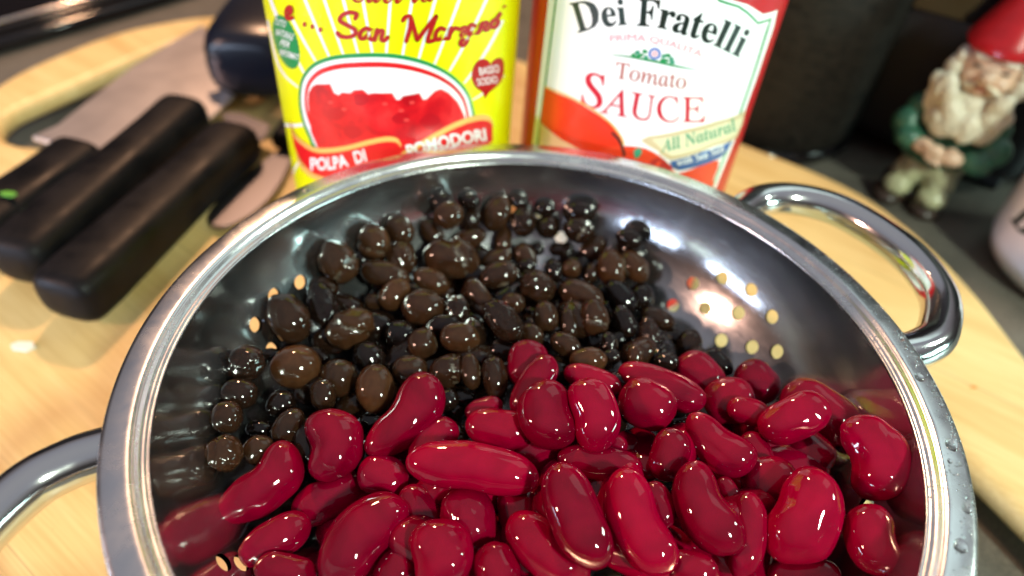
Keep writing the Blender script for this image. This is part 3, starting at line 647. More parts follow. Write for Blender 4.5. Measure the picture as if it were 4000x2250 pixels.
def board():
    V = []; F = []
    prof = [(5.0, 0.0), (4.0, -.1), (2.6, -.6), (1.3, -1.6), (.4, -3.1), (0, -4.5), (0, -7), (.8, -9), (2.5, -10)]
    loops2 = [OUT] + SL; tops = []; bots = []
    for li, lp in enumerate(loops2):
        m = len(lp); base = len(V)
        for ins, z in prof:
            q = offset_loop(lp, -ins if li == 0 else ins); V += [(x, y, z) for x, y in q]
        for k_ in range(len(prof) - 1):
            for i in range(m):
                a, b_ = base + k_ * m + i, base + k_ * m + (i + 1) % m; f = (a, a + m, b_ + m, b_)
                F.append(f if li == 0 else f[::-1])
        tops.append(list(range(base, base + m))); bots.append(list(range(base + (len(prof) - 1) * m, base + len(prof) * m)))
    for rings, flip in ((tops, False), (bots, True)):
        pts = []; ed = []; idx = []
        for rg in rings:
            s = len(pts); pts += [Vector(V[i][:2]) for i in rg]; idx += rg; ed += [(s + i, s + (i + 1) % len(rg)) for i in range(len(rg))]
        res = delaunay_2d_cdt(pts, ed, [], 0, 1e-5)
        mp_ = [o_[0] if o_ else None for o_ in res[3]]
        holes = [[Vector(V[i][:2]) for i in rg] for rg in rings[1:]]; outer = [Vector(V[i][:2]) for i in rings[0]]
        def inside(g, l):
            c = False
            for i in range(len(l)):
                p, q = l[i], l[(i + 1) % len(l)]
                if (p.y > g.y) != (q.y > g.y) and g.x < (q.x - p.x) * (g.y - p.y) / (q.y - p.y) + p.x: c = not c
            return c
        for f in res[2]:
            g = sum((res[0][i] for i in f), Vector((0, 0))) / len(f)
            if not inside(g, outer) or any(inside(g, h) for h in holes): continue
            ff = tuple(idx[mp_[i]] for i in f); F.append(ff[::-1] if flip else ff)
    o = mesh('cutting_board', V, F, M_wood)
    for p in o.data.polygons:
        if len(p.vertices) == 3 and abs(p.normal.z) > .999: p.use_smooth = False
    for q_ in ((-200, 120), (120, 130), (-60, 280), (60, -90)):
        bm_ = bmesh.new(); bmesh.ops.create_cone(bm_, cap_ends=True, segments=24, radius1=9, radius2=9, depth=7.9); bmobj('rubber_foot', bm_, M_blackmatt, o, (q_[0], q_[1], -14.0))
    tag(o, 'large rounded maple cutting board with two slot handles, under the colander and the cans', 'cutting board')
board()

# cooktop at the far left
def rbox(name, sx_, sy_, sz_, bev, m, parent=None, loc=None, seg=4):
    bm = bmesh.new(); bmesh.ops.create_cube(bm, size=1); bmesh.ops.scale(bm, vec=(sx_, sy_, sz_), verts=bm.verts)
    bmesh.ops.bevel(bm, geom=list(bm.edges), offset=bev, segments=seg, profile=.5, affect='EDGES')
    return bmobj(name, bm, m, parent, loc)
a_, b_ = on_plane(0, 225, -18)[:2], on_plane(745, 0, -18)[:2]; dv = (b_ - a_) / np.linalg.norm(b_ - a_); nv = np.array([-dv[1], dv[0]])
cen = (a_ + b_) / 2 + nv * 205
ct = thing('cooktop', 'black glossy cooktop edge with a bright reflection in the far left corner', 'cooktop', (cen[0], cen[1], -18)); ct.rotation_euler = (0, 0, math.atan2(dv[1], dv[0]))
rbox('glass_top', 900, 400, 7, 1.5, M_blackgloss, ct, (0, 0, 10)); rbox('trim', 902, 12, 9, 4, M_blackgloss, ct, (0, -199, 5)); rbox('base', 880, 380, 6, 1, M_blackmatt, ct, (0, 0, 3.2))
M_steeltrim = mat('trim_steel', (.6, .56, .55), .2, 1.0)
V, F = tube([(-440, -194, 14.6), (440, -194, 14.6)], 1.6, 12); mesh('metal_strip', V, F, M_steeltrim, ct)  # steel rod added to stand for the bright reflection along the cooktop edge

# ------------------------------------------------------------------ dark canister behind the red can
M_can = mat('dark_textured', (.028, .022, .018), .55, spec=.25)
v = coords(M_can, (1, 1, .12)); n1 = noise_tex(M_can, v, 1500, 2); v = coords(M_can, (.15, .15, 1)); n2 = noise_tex(M_can, v, 1100, 2)
mx = N(M_can, 'ShaderNodeMath', operation='ADD'); L(M_can, n1, mx.inputs[0]); L(M_can, n2, mx.inputs[1])
L(M_can, ramp(M_can, mx.outputs[0], [(.85, (.002, .0016, .0014)), (1.15, (.016, .012, .009))]), B(M_can).inputs['Base Color']); bump(M_can, mx.outputs[0], .4, .0005)
az = math.radians(27.2) - math.asin(58 / 408); cp = (CAM[0] + 408 * math.sin(az), CAM[1] + 408 * math.cos(az), -18)
c = thing('canister', 'tall dark brown canister with a fine woven texture behind the red can', 'canister', cp)
V, F = lathe([(0, 8), (56, 8), (57.5, 12), (58, 20), (58, 210), (57, 214), (0, 214)], 96); mesh('body', V, F, M_can, c)
V, F = lathe([(0, 0.2), (54, 0.2), (57.5, 1.5), (58.8, 4), (58.8, 7), (57.5, 9), (50, 9)], 96); mesh('base_ring', V, F, M_blackgloss, c)
V, F = lathe([(0, 214), (58, 214), (59, 217), (59, 228), (56, 231), (0, 232)], 96); mesh('lid', V, F, M_blackgloss, c)
# black box added to darken the shaded gap between canister and gnome
ap = thing('appliance', 'large black kitchen appliance in the dark behind the gnome and the canister', 'appliance', tuple(on_plane(3480, 650, -18) + np.array([.545, .839, 0]) * 84 + np.array([.839, -.545, 0]) * -18)); ap.rotation_euler = (0, 0, math.radians(-33))
rbox('housing', 150, 160, 300, 10, M_blackmatt, ap, (0, 0, 158)); rbox('foot', 20, 20, 8, 2, M_blackmatt, ap, (-60, -60, 4)); rbox('foot', 20, 20, 8, 2, M_blackmatt, ap, (60, -60, 4)); rbox('front_panel', 120, 4, 200, 1.5, M_blackgloss, ap, (0, -81, 180))

# ------------------------------------------------------------------ cans with printed labels
def px_mm():
    pass
class Can: pass
def make_can(lab, azd, halfd, rad, body_mat, label_mat, hgt):
    D = rad / math.sin(math.radians(halfd)); a = math.radians(azd); C_ = Can(); C_.r = rad
    C_.c = np.array([CAM[0] + D * math.sin(a), CAM[1] + D * math.cos(a), 0.0])
    C_.th0 = math.atan2(CAM[1] - C_.c[1], CAM[0] - C_.c[0])
    t = thing('tin_can', lab, 'tin can', (C_.c[0], C_.c[1], 0)); C_.t = t
    V, F = lathe([(0, 1.2), (rad - 3.5, 1.2), (rad - 2.2, .1), (rad - .3, .1), (rad + .35, 1), (rad + .35, 2.2), (rad - .3, 3), (rad - .5, 5), (rad - .5, hgt - 5), (rad - .3, hgt - 3), (rad + .35, hgt - 2.2), (rad + .35, hgt - 1), (rad - .3, hgt), (rad - 2.2, hgt), (rad - 3.5, hgt - 3), (0, hgt - 3)], 128)
    mesh('body', V, F, body_mat, t)
    V, F = lathe([(rad - .4, 3.6), (rad, 3.6), (rad, hgt - 4), (rad - .4, hgt - 4)], 160, True); o = mesh('paper_label', V, F, label_mat, t)
    o.data.shade_smooth(); C_.lab = o
    md = o.modifiers.new('e', 'EDGE_SPLIT'); md.split_angle = math.radians(40)
    C_.layer = 0; return C_
def can_uv(C_, px, py):
    d = ray(px, py); o = CAM - C_.c; A = d[0] ** 2 + d[1] ** 2; Bq = o[0] * d[0] + o[1] * d[1]; Cq = o[0] ** 2 + o[1] ** 2 - C_.r ** 2
    disc = Bq * Bq - A * Cq
    if disc < 0: disc = 0
    t = (-Bq - math.sqrt(disc)) / A; p = o + d * t; th = math.atan2(p[1], p[0]) - C_.th0
    th = (th + math.pi) % (2 * math.pi) - math.pi
    return np.array([C_.r * th, p[2]])
def wrap(C_, s, z, off): th = C_.th0 + s / C_.r; r_ = C_.r + off; return (r_ * math.cos(th), r_ * math.sin(th), z)
CR3 = {'Y': (1000, 0, 1.9064), 'S': (2000, 0, 1.9067)}
def cpts(C_, P, crop):
    x0, y0, s = CR3[crop]; return [(lambda q: (q[0], max(4.6, q[1])))(can_uv(C_, x0 + x / s, y0 + y / s)) for x, y in P]
def decal(C_, name, P, m, off, crop='Y', sm=0, uvs=None):
    uvp = uvs if uvs is not None else cpts(C_, P, crop)
    if sm: uvp = closed_path(uvp, sm)
    up2 = []
    for i in range(len(uvp)):
        a, b = np.array(uvp[i], float), np.array(uvp[(i + 1) % len(uvp)], float); k_ = max(1, int(abs(b[0] - a[0]) / 1.6 + .999))
        up2 += [a + (b - a) * j / k_ for j in range(k_)]
    pts = [Vector(q) for q in up2]; n = len(pts); ed = [(i, (i + 1) % n) for i in range(n)]
    x0, x1 = min(p.x for p in pts), max(p.x for p in pts); y0, y1 = min(p.y for p in pts), max(p.y for p in pts)
    g = []; x = x0 + 1.7
    while x < x1:
        y = y0 + 2.3
        while y < y1: g.append(Vector((x + .01 * (y % 1), y))); y += 5
        x += 2.0
    res = delaunay_2d_cdt(pts + g, ed, [], 0, 1e-6); F = []
    for f in res[2]:
        c = sum((res[0][i] for i in f), Vector((0, 0))) / len(f); ins = False
        for i in range(n):
            p, q = pts[i], pts[(i + 1) % n]
            if (p.y > c.y) != (q.y > c.y) and c.x < (q.x - p.x) * (c.y - p.y) / (q.y - p.y) + p.x: ins = not ins
        if ins: F.append(tuple(f))
    return mesh(name, [wrap(C_, q.x, q.y, off) for q in res[0]], F, m, C_.lab)
def stroke(C_, name, P, wd, m, off, crop='Y', sm=6, taper=1.0):
    P = [np.array(q, float) for q in P]
    if sm and len(P) > 2: P = smooth_path(P, sm)
    n = len(P); l1 = []; l2 = []
    for i in range(n):
        t = P[min(i + 1, n - 1)] - P[max(i - 1, 0)]; t = t / np.linalg.norm(t); nn = np.array([-t[1], t[0]]); ww = wd / 2 * (1 + (taper - 1) * i / (n - 1))
        l1.append(P[i] + nn * ww); l2.append(P[i] - nn * ww)
    return decal(C_, name, l1 + l2[::-1], m, off, crop)
def text_mesh(s, bold=0.0, step=None):
    c = bpy.data.curves.new('t', 'FONT'); c.body = s; c.resolution_u = 3; c.offset = bold; o = bpy.data.objects.new('t', c); TMP.objects.link(o)
    dg = bpy.context.evaluated_depsgraph_get(); me = bpy.data.meshes.new_from_object(o.evaluated_get(dg)); bpy.data.objects.remove(o)
    bm = bmesh.new(); bm.from_mesh(me); bpy.data.meshes.remove(me)
    xs = [v_.co.x for v_ in bm.verts]
    x = min(xs) + .2
    while x < max(xs):
        bmesh.ops.bisect_plane(bm, geom=list(bm.verts) + list(bm.edges) + list(bm.faces), plane_co=(x, 0, 0), plane_no=(1, 0, 0)); x += .2
    V = [v_.co.copy() for v_ in bm.verts]; bm.verts.index_update(); F = [tuple(v_.index for v_ in f.verts) for f in bm.faces]; bm.free(); return V, F
def text(C_, s, base, hpx, m, off, crop, unshear=0.0, bold=0.0, cap=None, name='lettering', hend=None):
    """base: baseline polyline in crop pixels; hpx: height of the tallest letter in crop pixels"""
    V, F = text_mesh(s, bold)
    for v_ in V: v_.x -= unshear * v_.y
    x0, x1 = min(v_.x for v_ in V), max(v_.x for v_ in V); ym = cap or max(v_.y for v_ in V)
    Bp = smooth_path(base, 12) if len(base) > 2 else [np.array(base[0], float) + (np.array(base[1], float) - np.array(base[0], float)) * i / 10 for i in range(11)]
    ll = np.array([0] + list(np.cumsum([np.linalg.norm(Bp[i + 1] - Bp[i]) for i in range(len(Bp) - 1)]))); T_ = ll[-1]; Bx = np.array(Bp)
    ox, oy, sc = CR3[crop]; out = []
    for v_ in V:
        q = (v_.x - x0) / (x1 - x0) * T_; bx = np.interp(q, ll, Bx[:, 0]); by = np.interp(q, ll, Bx[:, 1]); q2 = min(T_, q + 2); q1 = max(0, q2 - 4)
        t = np.array([np.interp(q2, ll, Bx[:, 0]) - np.interp(q1, ll, Bx[:, 0]), np.interp(q2, ll, Bx[:, 1]) - np.interp(q1, ll, Bx[:, 1])]); t /= np.linalg.norm(t); nn = np.array([t[1], -t[0]])
        h = hpx if hend is None else hpx + (hend - hpx) * q / T_
        p = np.array([bx, by]) + nn * v_.y / ym * h
        u = can_uv(C_, ox + p[0] / sc, oy + p[1] / sc); out.append(wrap(C_, u[0], u[1], off))
    return mesh(name, out, F, m, C_.lab, smooth=False)

def paper(name, c, r=.32): return mat(name, c, r, 0, .25, coat_rough=.25)
P_yel = paper('label_yellow', (.80, .86, .0)); P_wht = paper('label_white', (.86, .86, .86)); P_red = paper('label_red', (.70, .008, .012)); P_dred = paper('label_dark_red', (.42, .006, .008))
P_grn = paper('label_green', (.008, .26, .07)); P_gold = paper('label_gold', (.80, .46, .12)); P_cream = paper('label_cream', (.88, .87, .87)); P_blk = paper('label_black', (.008, .02, .015)); P_pink = paper('label_pink', (.80, .22, .28))
P_brn = paper('label_brown_red', (.45, .07, .045)); P_tan = paper('label_tan', (.62, .48, .28)); P_teal = paper('label_teal', (.04, .30, .17)); P_blu = paper('label_blue', (.03, .10, .30)); P_sauce = paper('label_sauce', (.72, .03, .008)); P_peach = paper('label_peach', (.85, .60, .42)); P_or = paper('label_orange_red', (.75, .05, .015))
P_crim = paper('label_crimson', (.60, .008, .03)); P_canred = paper('label_can_red', (.52, .004, .01)); P_lblu = paper('label_mid_blue', (.03, .12, .50))
P_tom = paper('label_tomato', (.7, .01, .015)); v = coords(P_tom); n1 = noise_tex(P_tom, v, 130, 4, .6, .4)
L(P_tom, ramp(P_tom, n1, [(.3, (.42, .002, .008)), (.5, (.68, .006, .012)), (.68, (.85, .03, .03)), (.85, (.9, .25, .22))]), B(P_tom).inputs['Base Color'])
M_tin = mat('tin', (.6, .58, .5), .25, 1)
M_oran = mat('can_lacquer', (.70, .42, .05), .3, .3)

Y = make_can('yellow labelled can of chopped tomatoes standing behind the colander on the left', -11.68, 10.19, 37.3, M_tin, P_yel, 134)
for a, b in [((350, -40), (545, 420)), ((490, -60), (652, 410)), ((635, -60), (762, 405)), ((785, -60), (868, 400)), ((1005, -60), (970, 405)), ((1172, -60), (1090, 420)), ((1350, -60), (1208, 450)), ((1535, -60), (1328, 480)), ((1740, -60), (1440, 530)), ((1835, 150), (1550, 620)), ((1840, 560), (1610, 745)), ((265, 130), (445, 455)), ((95, -40), (360, 545))]:
    decal(Y, 'ray', [(a[0] - 13, a[1]), (a[0] + 13, a[1]), (b[0] + 9, b[1]), (b[0] - 9, b[1])], P_wht, .06, 'Y')
stroke(Y, 'ray', [(88, 150), (150, 430), (215, 560), (315, 650)], 14, P_wht, .06, 'Y'); stroke(Y, 'ray', [(212, 925), (360, 928)], 24, P_wht, .06, 'Y', 0); stroke(Y, 'ray', [(345, 1180), (275, 1300)], 18, P_wht, .06, 'Y', 0)
oval = [(440, 1120), (395, 1030), (350, 920), (322, 790), (322, 660), (350, 560), (420, 475), (520, 428), (650, 403), (850, 393), (1040, 402), (1220, 440), (1380, 505), (1500, 590), (1580, 690), (1615, 790), (1630, 900), (1600, 1010), (1500, 1120), (1250, 1200), (900, 1230), (600, 1210)]
def inset(P, dx, dy, c=(970, 800)):
    hx, hy = 655., 410.; return [(c[0] + (x - c[0]) * (1 - dx / hx), c[1] + (y - c[1]) * (1 - dy / hy)) for x, y in P]
decal(Y, 'picture_frame', oval, P_grn, .10, 'Y', 4); decal(Y, 'picture_frame', inset(oval, 20, 32), P_wht, .14, 'Y', 4); decal(Y, 'picture_frame', inset(oval, 46, 66), P_red, .18, 'Y', 4); decal(Y, 'picture', inset(oval, 68, 106), P_wht, .22, 'Y', 4)
decal(Y, 'tomato_picture', [(392, 760), (396, 690), (425, 640), (455, 625), (555, 622), (585, 690), (620, 706), (640, 686), (705, 690), (735, 668), (795, 665), (840, 700), (870, 690), (1015, 690), (1045, 740), (1070, 740), (1095, 712), (1215, 690), (1243, 740), (1270, 735), (1330, 675), (1375, 660), (1435, 690), (1500, 760), (1545, 850), (1565, 930), (1540, 1010), (1440, 1090), (1200, 1160), (900, 1180), (600, 1170), (470, 1110), (415, 980)], P_tom, .26, 'Y')
P_tomd = paper('label_tomato_dark', (.50, .003, .01)); P_toml = paper('label_tomato_light', (.82, .07, .06))
for i, (x, y, w_, h_, cc) in enumerate([(500, 690, 60, 50, 0), (930, 740, 75, 40, 0), (1150, 760, 70, 45, 0), (660, 750, 55, 45, 0), (780, 740, 60, 60, 1), (1380, 760, 80, 70, 0), (600, 840, 70, 55, 1), (850, 860, 90, 60, 0), (1080, 880, 70, 50, 1), (1300, 900, 80, 60, 1), (520, 950, 70, 60, 0), (720, 980, 80, 50, 1), (960, 1000, 80, 50, 0), (1180, 1000, 80, 40, 0)]):
    q = [(x + w_ * math.cos(t) * rnd.uniform(.75, 1.1), y + h_ * math.sin(t) * rnd.uniform(.75, 1.1)) for t in [k_ * math.pi / 4 for k_ in range(8)]]
    decal(Y, 'tomato_cube', q, P_tomd if cc else P_tom, .29, 'Y', 3)
for x, y in [(660, 810), (1080, 820), (1160, 760), (1120, 890), (960, 770), (560, 760)]:
    decal(Y, 'tomato_glint', [(x + 20 * math.cos(t), y + 11 * math.sin(t)) for t in [k_ * math.pi / 4 for k_ in range(8)]], P_toml, .31, 'Y')
def ribbon(top, bot, band):
    decal(Y, 'ribbon', top + bot[::-1], P_red, .32, 'Y', 0)
    decal(Y, 'ribbon_edge', top + [(x + band * .1, y + band) for x, y in top[::-1]], P_gold, .36, 'Y', 0)
def sp(P, n=6): return [tuple(q) for q in smooth_path(P, n)]
ribbon(sp([(258, 890), (290, 985), (350, 1045), (430, 1090), (520, 1100), (680, 1080), (850, 1035), (970, 1014), (1045, 1022), (1078, 1060)]), sp([(272, 985), (300, 1110), (350, 1200), (430, 1290), (520, 1330), (650, 1330), (820, 1290), (950, 1240), (1040, 1180), (1085, 1110)]), 36)
decal(Y, 'ribbon_edge', sp([(300, 1120), (350, 1210), (430, 1285), (520, 1318)]) + sp([(520, 1350), (420, 1320), (335, 1235), (300, 1120)]), P_gold, .37, 'Y')
ribbon(sp([(1085, 1130), (1200, 1062), (1330, 985), (1460, 915), (1580, 868), (1670, 850), (1730, 862), (1757, 905)]), sp([(1120, 1190), (1300, 1170), (1450, 1150), (1600, 1120), (1700, 1080), (1740, 1060), (1752, 1050), (1757, 1040)]), 42)
text(Y, 'POLPA  DI', [(415, 1262), (600, 1250), (830, 1190)], 92, P_wht, .42, 'Y', bold=.03)
text(Y, 'POMODORI', [(1135, 1165), (1300, 1120), (1500, 1075), (1712, 1040)], 92, P_wht, .42, 'Y', bold=.03)
def brush(name, strokes, wd):
    for P_ in strokes: 
        n_ = 8; P_ = [np.array(q, float) for q in P_]
        ends = [(P_[0], wd / 2), (P_[-1], wd / 2)]
        stroke(Y, name, P_, wd, P_dred, .40, 'Y', 6)
        for (c_, r_) in ends: decal(Y, name, [(c_[0] + r_ * .8 * math.cos(t), c_[1] + r_ * math.sin(t)) for t in [k_ * math.pi / 5 for k_ in range(10)]], P_dred, .415, 'Y')
brush('lettering', [[(742, 135), (752, 100), (700, 88), (645, 110), (630, 150), (685, 185), (738, 215), (742, 250), (690, 272), (635, 265), (610, 240)],
 [(850, 215), (815, 208), (782, 238), (778, 275), (805, 282), (840, 250), (860, 210), (845, 268), (865, 290), (895, 270)], [(905, 215), (885, 295)], [(890, 265), (920, 228), (945, 228), (936, 285), (955, 298), (985, 272)],
 [(1092, 150), (1112, 122), (1150, 122), (1148, 200), (1118, 305)], [(1155, 130), (1180, 220), (1200, 295)], [(1200, 295), (1270, 200), (1342, 115)], [(1342, 115), (1300, 220), (1278, 300), (1320, 298)],
 [(1400, 215), (1370, 205), (1338, 240), (1336, 285), (1365, 288), (1395, 250), (1412, 205), (1392, 275), (1420, 282)], [(1452, 203), (1432, 285)], [(1440, 250), (1470, 208), (1500, 208)],
 [(1512, 215), (1550, 200), (1562, 215), (1522, 258), (1558, 265), (1570, 292), (1545, 332), (1518, 325), (1530, 295), (1585, 262)],
 [(1625, 190), (1600, 180), (1577, 210), (1577, 242), (1600, 244), (1625, 215), (1640, 180), (1622, 235), (1648, 242)], [(1676, 170), (1657, 235)], [(1665, 205), (1695, 167), (1712, 170), (1700, 218), (1724, 215)],
 [(1778, 140), (1748, 165), (1746, 195), (1774, 198), (1798, 165), (1788, 138), (1812, 98)], [(238, 108), (268, 86), (262, 52), (242, 58), (234, 98), (248, 135), (280, 128)]], 31)
text(Y, '𝓒𝓾𝓬𝓲𝓷𝓪', [(690, 10), (900, 16), (1130, 18), (1330, 2)], 190, P_dred, .40, 'Y', bold=.012)
text(Y, '"', [(1840, 88), (1868, 78)], 48, P_dred, .40, 'Y', bold=.02)
for x, y in ((368, 178), (425, 195), (485, 217)): decal(Y, 'dot', [(x + 13 * math.cos(t), y + 20 * math.sin(t)) for t in [k_ * math.pi / 6 for k_ in range(12)]], P_dred, .40, 'Y')
bdg = []
for i in range(64):
    t = 2 * math.pi * i / 64; k_ = 1 if i % 2 else .93; x, y = 88 * k_ * math.cos(t), 215 * k_ * math.sin(t); a = math.radians(-17); bdg.append((226 + x * math.cos(a) - y * math.sin(a), 312 + x * math.sin(a) + y * math.cos(a)))
decal(Y, 'badge', bdg, P_grn, .10, 'Y')
for s, a, b, h in (('TUTTO', (135, 178), (218, 205), 48), ('NATURALE', (145, 255), (275, 300), 48), ('PER', (180, 335), (250, 358), 46), ('INFORMATI', (175, 405), (315, 450), 46)): text(Y, s, [a, b], h, P_wht, .16, 'Y', bold=.01)
hrt = [(1745, 480), (1760, 452), (1795, 432), (1828, 432), (1845, 470), (1843, 540), (1825, 600), (1785, 650), (1735, 690), (1702, 735), (1688, 690), (1640, 655), (1608, 600), (1605, 540), (1625, 480), (1665, 442), (1710, 440), (1738, 462)]
decal(Y, 'heart', hrt, P_dred, .10, 'Y', 3)
text(Y, 'BASSO', [(1665, 560), (1812, 535)], 58, P_wht, .16, 'Y', bold=.01); text(Y, 'SODIO', [(1650, 638), (1800, 615)], 56, P_wht, .16, 'Y', bold=.01)

S_ = make_can('red can of tomato sauce standing behind the colander to the right of the yellow can', 9.30, 9.81, 37.3, M_tin, P_canred, 136)
Wp = [(330, -420), (560, -520), (900, -540), (1250, -420), (1520, -120), (1640, 0), (1750, 30), (1868, 103), (1978, 72), (1950, 200), (1830, 560), (1660, 1040), (1520, 1390), (1300, 2050), (900, 2350), (300, 2350), (60, 2000), (152, 1065), (272, 0)]
decal(S_, 'label_panel', Wp, P_wht, .06, 'S')
Gp = [(375, -400), (560, -470), (900, -490), (1220, -380), (1450, -120), (1545, -5), (1690, 40), (1755, 85), (1832, 163), (1933, 132), (1905, 230), (1800, 560), (1635, 1040), (1496, 1400), (1280, 2035), (890, 2320), (310, 2320), (90, 1980), (186, 1065), (322, 0)]
decal(S_, 'label_line', Gp, P_grn, .10, 'S')
Ip = [(388, -385), (560, -450), (900, -470), (1210, -365), (1435, -110), (1540, 12), (1680, 55), (1745, 100), (1828, 180), (1915, 152), (1885, 235), (1785, 560), (1620, 1040), (1482, 1395), (1270, 2025), (885, 2300), (315, 2300), (102, 1970), (202, 1065), (337, 0)]
decal(S_, 'label_panel', Ip, P_cream, .14, 'S')
decal(S_, 'sauce_picture', sp([(248, 650), (330, 690), (440, 735), (560, 800), (680, 880), (770, 960), (820, 1050), (850, 1180)]) + sp([(700, 1200), (560, 1130), (440, 1080), (330, 1010), (250, 945), (215, 905)]), P_sauce, .18, 'S')
stroke(S_, 'sauce_rim', [(250, 645), (440, 725), (600, 812), (740, 920), (815, 1020), (835, 1080)], 14, P_gold, .20, 'S')
decal(S_, 'bowl_picture', sp([(213, 910), (260, 960), (340, 1020), (440, 1075), (520, 1120)]) + [(430, 1130), (300, 1120), (202, 1075)], P_peach, .19, 'S')
decal(S_, 'tomato_picture', [(590, 1200), (640, 1120), (740, 1088), (880, 1085), (1000, 1105), (1100, 1160), (1180, 1230), (1230, 1290), (1400, 1230), (1540, 1190), (1500, 1330), (1440, 1440), (700, 1400)], P_or, .20, 'S', 2)
decal(S_, 'tomato_picture', [(1060, 1180), (1130, 1185), (1185, 1250), (1170, 1320), (1080, 1300), (1020, 1230)], P_dred, .215, 'S', 3)
stroke(S_, 'stem', [(745, 985), (790, 1030), (820, 1090), (838, 1160)], 20, P_blk, .23, 'S'); decal(S_, 'stem', [(905, 1130), (935, 1100), (965, 1110), (960, 1150), (925, 1180)], P_teal, .23, 'S', 3)
decal(S_, 'banner', [(958, 1042), (1015, 1012), (1300, 958), (1520, 900), (1735, 820), (1712, 920), (1668, 1025), (1500, 1085), (1180, 1190), (1105, 1150), (1085, 1120), (1010, 1080)], P_tan, .25, 'S')
decal(S_, 'banner', [(1040, 1035), (1300, 985), (1540, 925), (1715, 865), (1700, 930), (1665, 1000), (1500, 1060), (1190, 1160), (1130, 1120)], paper('label_banner_light', (.74, .66, .44)), .265, 'S')
text(S_, '𝑨𝒍𝒍 𝑵𝒂𝒕𝒖𝒓𝒂𝒍', [(1110, 1132), (1300, 1085), (1500, 1025), (1675, 965)], 92, P_teal, .30, 'S')
decal(S_, 'banner', [(1175, 1200), (1400, 1130), (1640, 1042), (1600, 1120), (1550, 1170), (1240, 1268), (1185, 1245)], P_blu, .25, 'S')
text(S_, '𝒘𝒊𝒕𝒉 𝑺𝒆𝒂 𝑺𝒂𝒍𝒕', [(1232, 1232), (1400, 1188), (1585, 1120)], 52, P_wht, .30, 'S')
text(S_, '𝐃𝐞𝐢', [(492, 245), (640, 205), (858, 180)], 235, P_blk, .18, 'S', bold=.006, hend=190)
text(S_, '𝐅𝐫𝐚𝐭𝐞𝐥𝐥𝐢', [(930, 188), (1100, 205), (1300, 262), (1480, 325), (1690, 425)], 205, P_blk, .18, 'S', bold=.006, hend=215)
text(S_, 'PRIMA QUALITÀ', [(733, 308), (900, 300), (1060, 318), (1240, 365), (1405, 425)], 58, P_pink, .18, 'S')
text(S_, '𝑇𝑜𝑚𝑎𝑡𝑜', [(765, 578), (900, 598), (1060, 630), (1290, 662)], 118, P_brn, .18, 'S', unshear=.28, bold=.004)
text(S_, '𝑆', [(505, 780), (665, 812)], 255, P_crim, .18, 'S', unshear=.25, bold=.008)
text(S_, '𝐴𝑈𝐶𝐸', [(655, 835), (860, 872), (1080, 902), (1435, 908)], 200, P_crim, .18, 'S', unshear=.25, bold=.004, hend=188)
for rr_, m_ in ((45, P_lblu), (29, P_wht), (20, P_pink), (9, P_wht)): decal(S_, 'emblem', [(1063 + rr_ * math.cos(t), 398 + rr_ * .98 * math.sin(t)) for t in [k_ * math.pi / 10 for k_ in range(20)]], m_, .22 + (45 - rr_) * .0015, 'S')
for x, y in ((905, 412), (935, 388), (965, 408), (990, 382), (940, 420), (1000, 425), (1130, 418), (1160, 412), (1185, 438), (1150, 450), (1195, 462), (1125, 448)):
    decal(S_, 'leaf', [(x + 20 * math.cos(t) * rnd.uniform(.7, 1.2), y + 15 * math.sin(t) * rnd.uniform(.7, 1.2)) for t in [k_ * math.pi / 4 for k_ in range(8)]], P_grn if rnd.random() < .7 else P_teal, .18, 'S', 2)
decal(S_, 'line', sp([(720, 405), (850, 412), (1060, 445), (1250, 490), (1390, 520)]) + sp([(1390, 521), (1230, 500), (1050, 462), (860, 425), (720, 406)]), P_grn, .16, 'S')

# ------------------------------------------------------------------ knives
M_hnd = mat('knife_handle_black', (.016, .014, .017), .5, spec=.13); n1 = noise_tex(M_hnd, coords(M_hnd), 70, 4, .6)
L(M_hnd, maprange(M_hnd, n1, .35, .65, .36, .55), B(M_hnd).inputs['Roughness']); L(M_hnd, ramp(M_hnd, n1, [(.35, (.003, .003, .004)), (.65, (.009, .008, .009))]), B(M_hnd).inputs['Base Color']); bump(M_hnd, noise_tex(M_hnd, coords(M_hnd), 900, 2), .1, .0002)
M_bld = mat('knife_blade', (.80, .78, .80), .26, 1); n1 = noise_tex(M_bld, coords(M_bld), 60, 3, .6); L(M_bld, maprange(M_bld, n1, .3, .7, .36, .40), B(M_bld).inputs['Roughness'])
M_dbld = mat('dark_blade', (.26, .25, .28), .34, 1)
def handle_mesh(P, wd, ht, mt, parent, name='handle'):
    """rounded knife handle: P butt..bolster (3D), wd list, ht list"""
    P = [np.array(q, float) for q in P]; n = 24; V = []; F = []; m = len(P)
    for i in range(m):
        t = P[min(i + 1, m - 1)] - P[max(i - 1, 0)]; t /= np.linalg.norm(t); a = np.cross(t, [0, 0, 1]); a /= np.linalg.norm(a); b = np.cross(a, t)
        for q in range(n):
            th = 2 * math.pi * q / n; c, s = math.cos(th), math.sin(th); V.append(tuple(P[i] + a * wd[i] / 2 * math.copysign(abs(c) ** .62, c) + b * ht[i] / 2 * math.copysign(abs(s) ** .62, s)))
    for i in range(m - 1):
        for q in range(n): F.append((i * n + q, i * n + (q + 1) % n, (i + 1) * n + (q + 1) % n, (i + 1) * n + q))
    F += [tuple(range(n))[::-1], tuple(range((m - 1) * n, m * n))]
    return mesh(name, V, F, mt, parent)
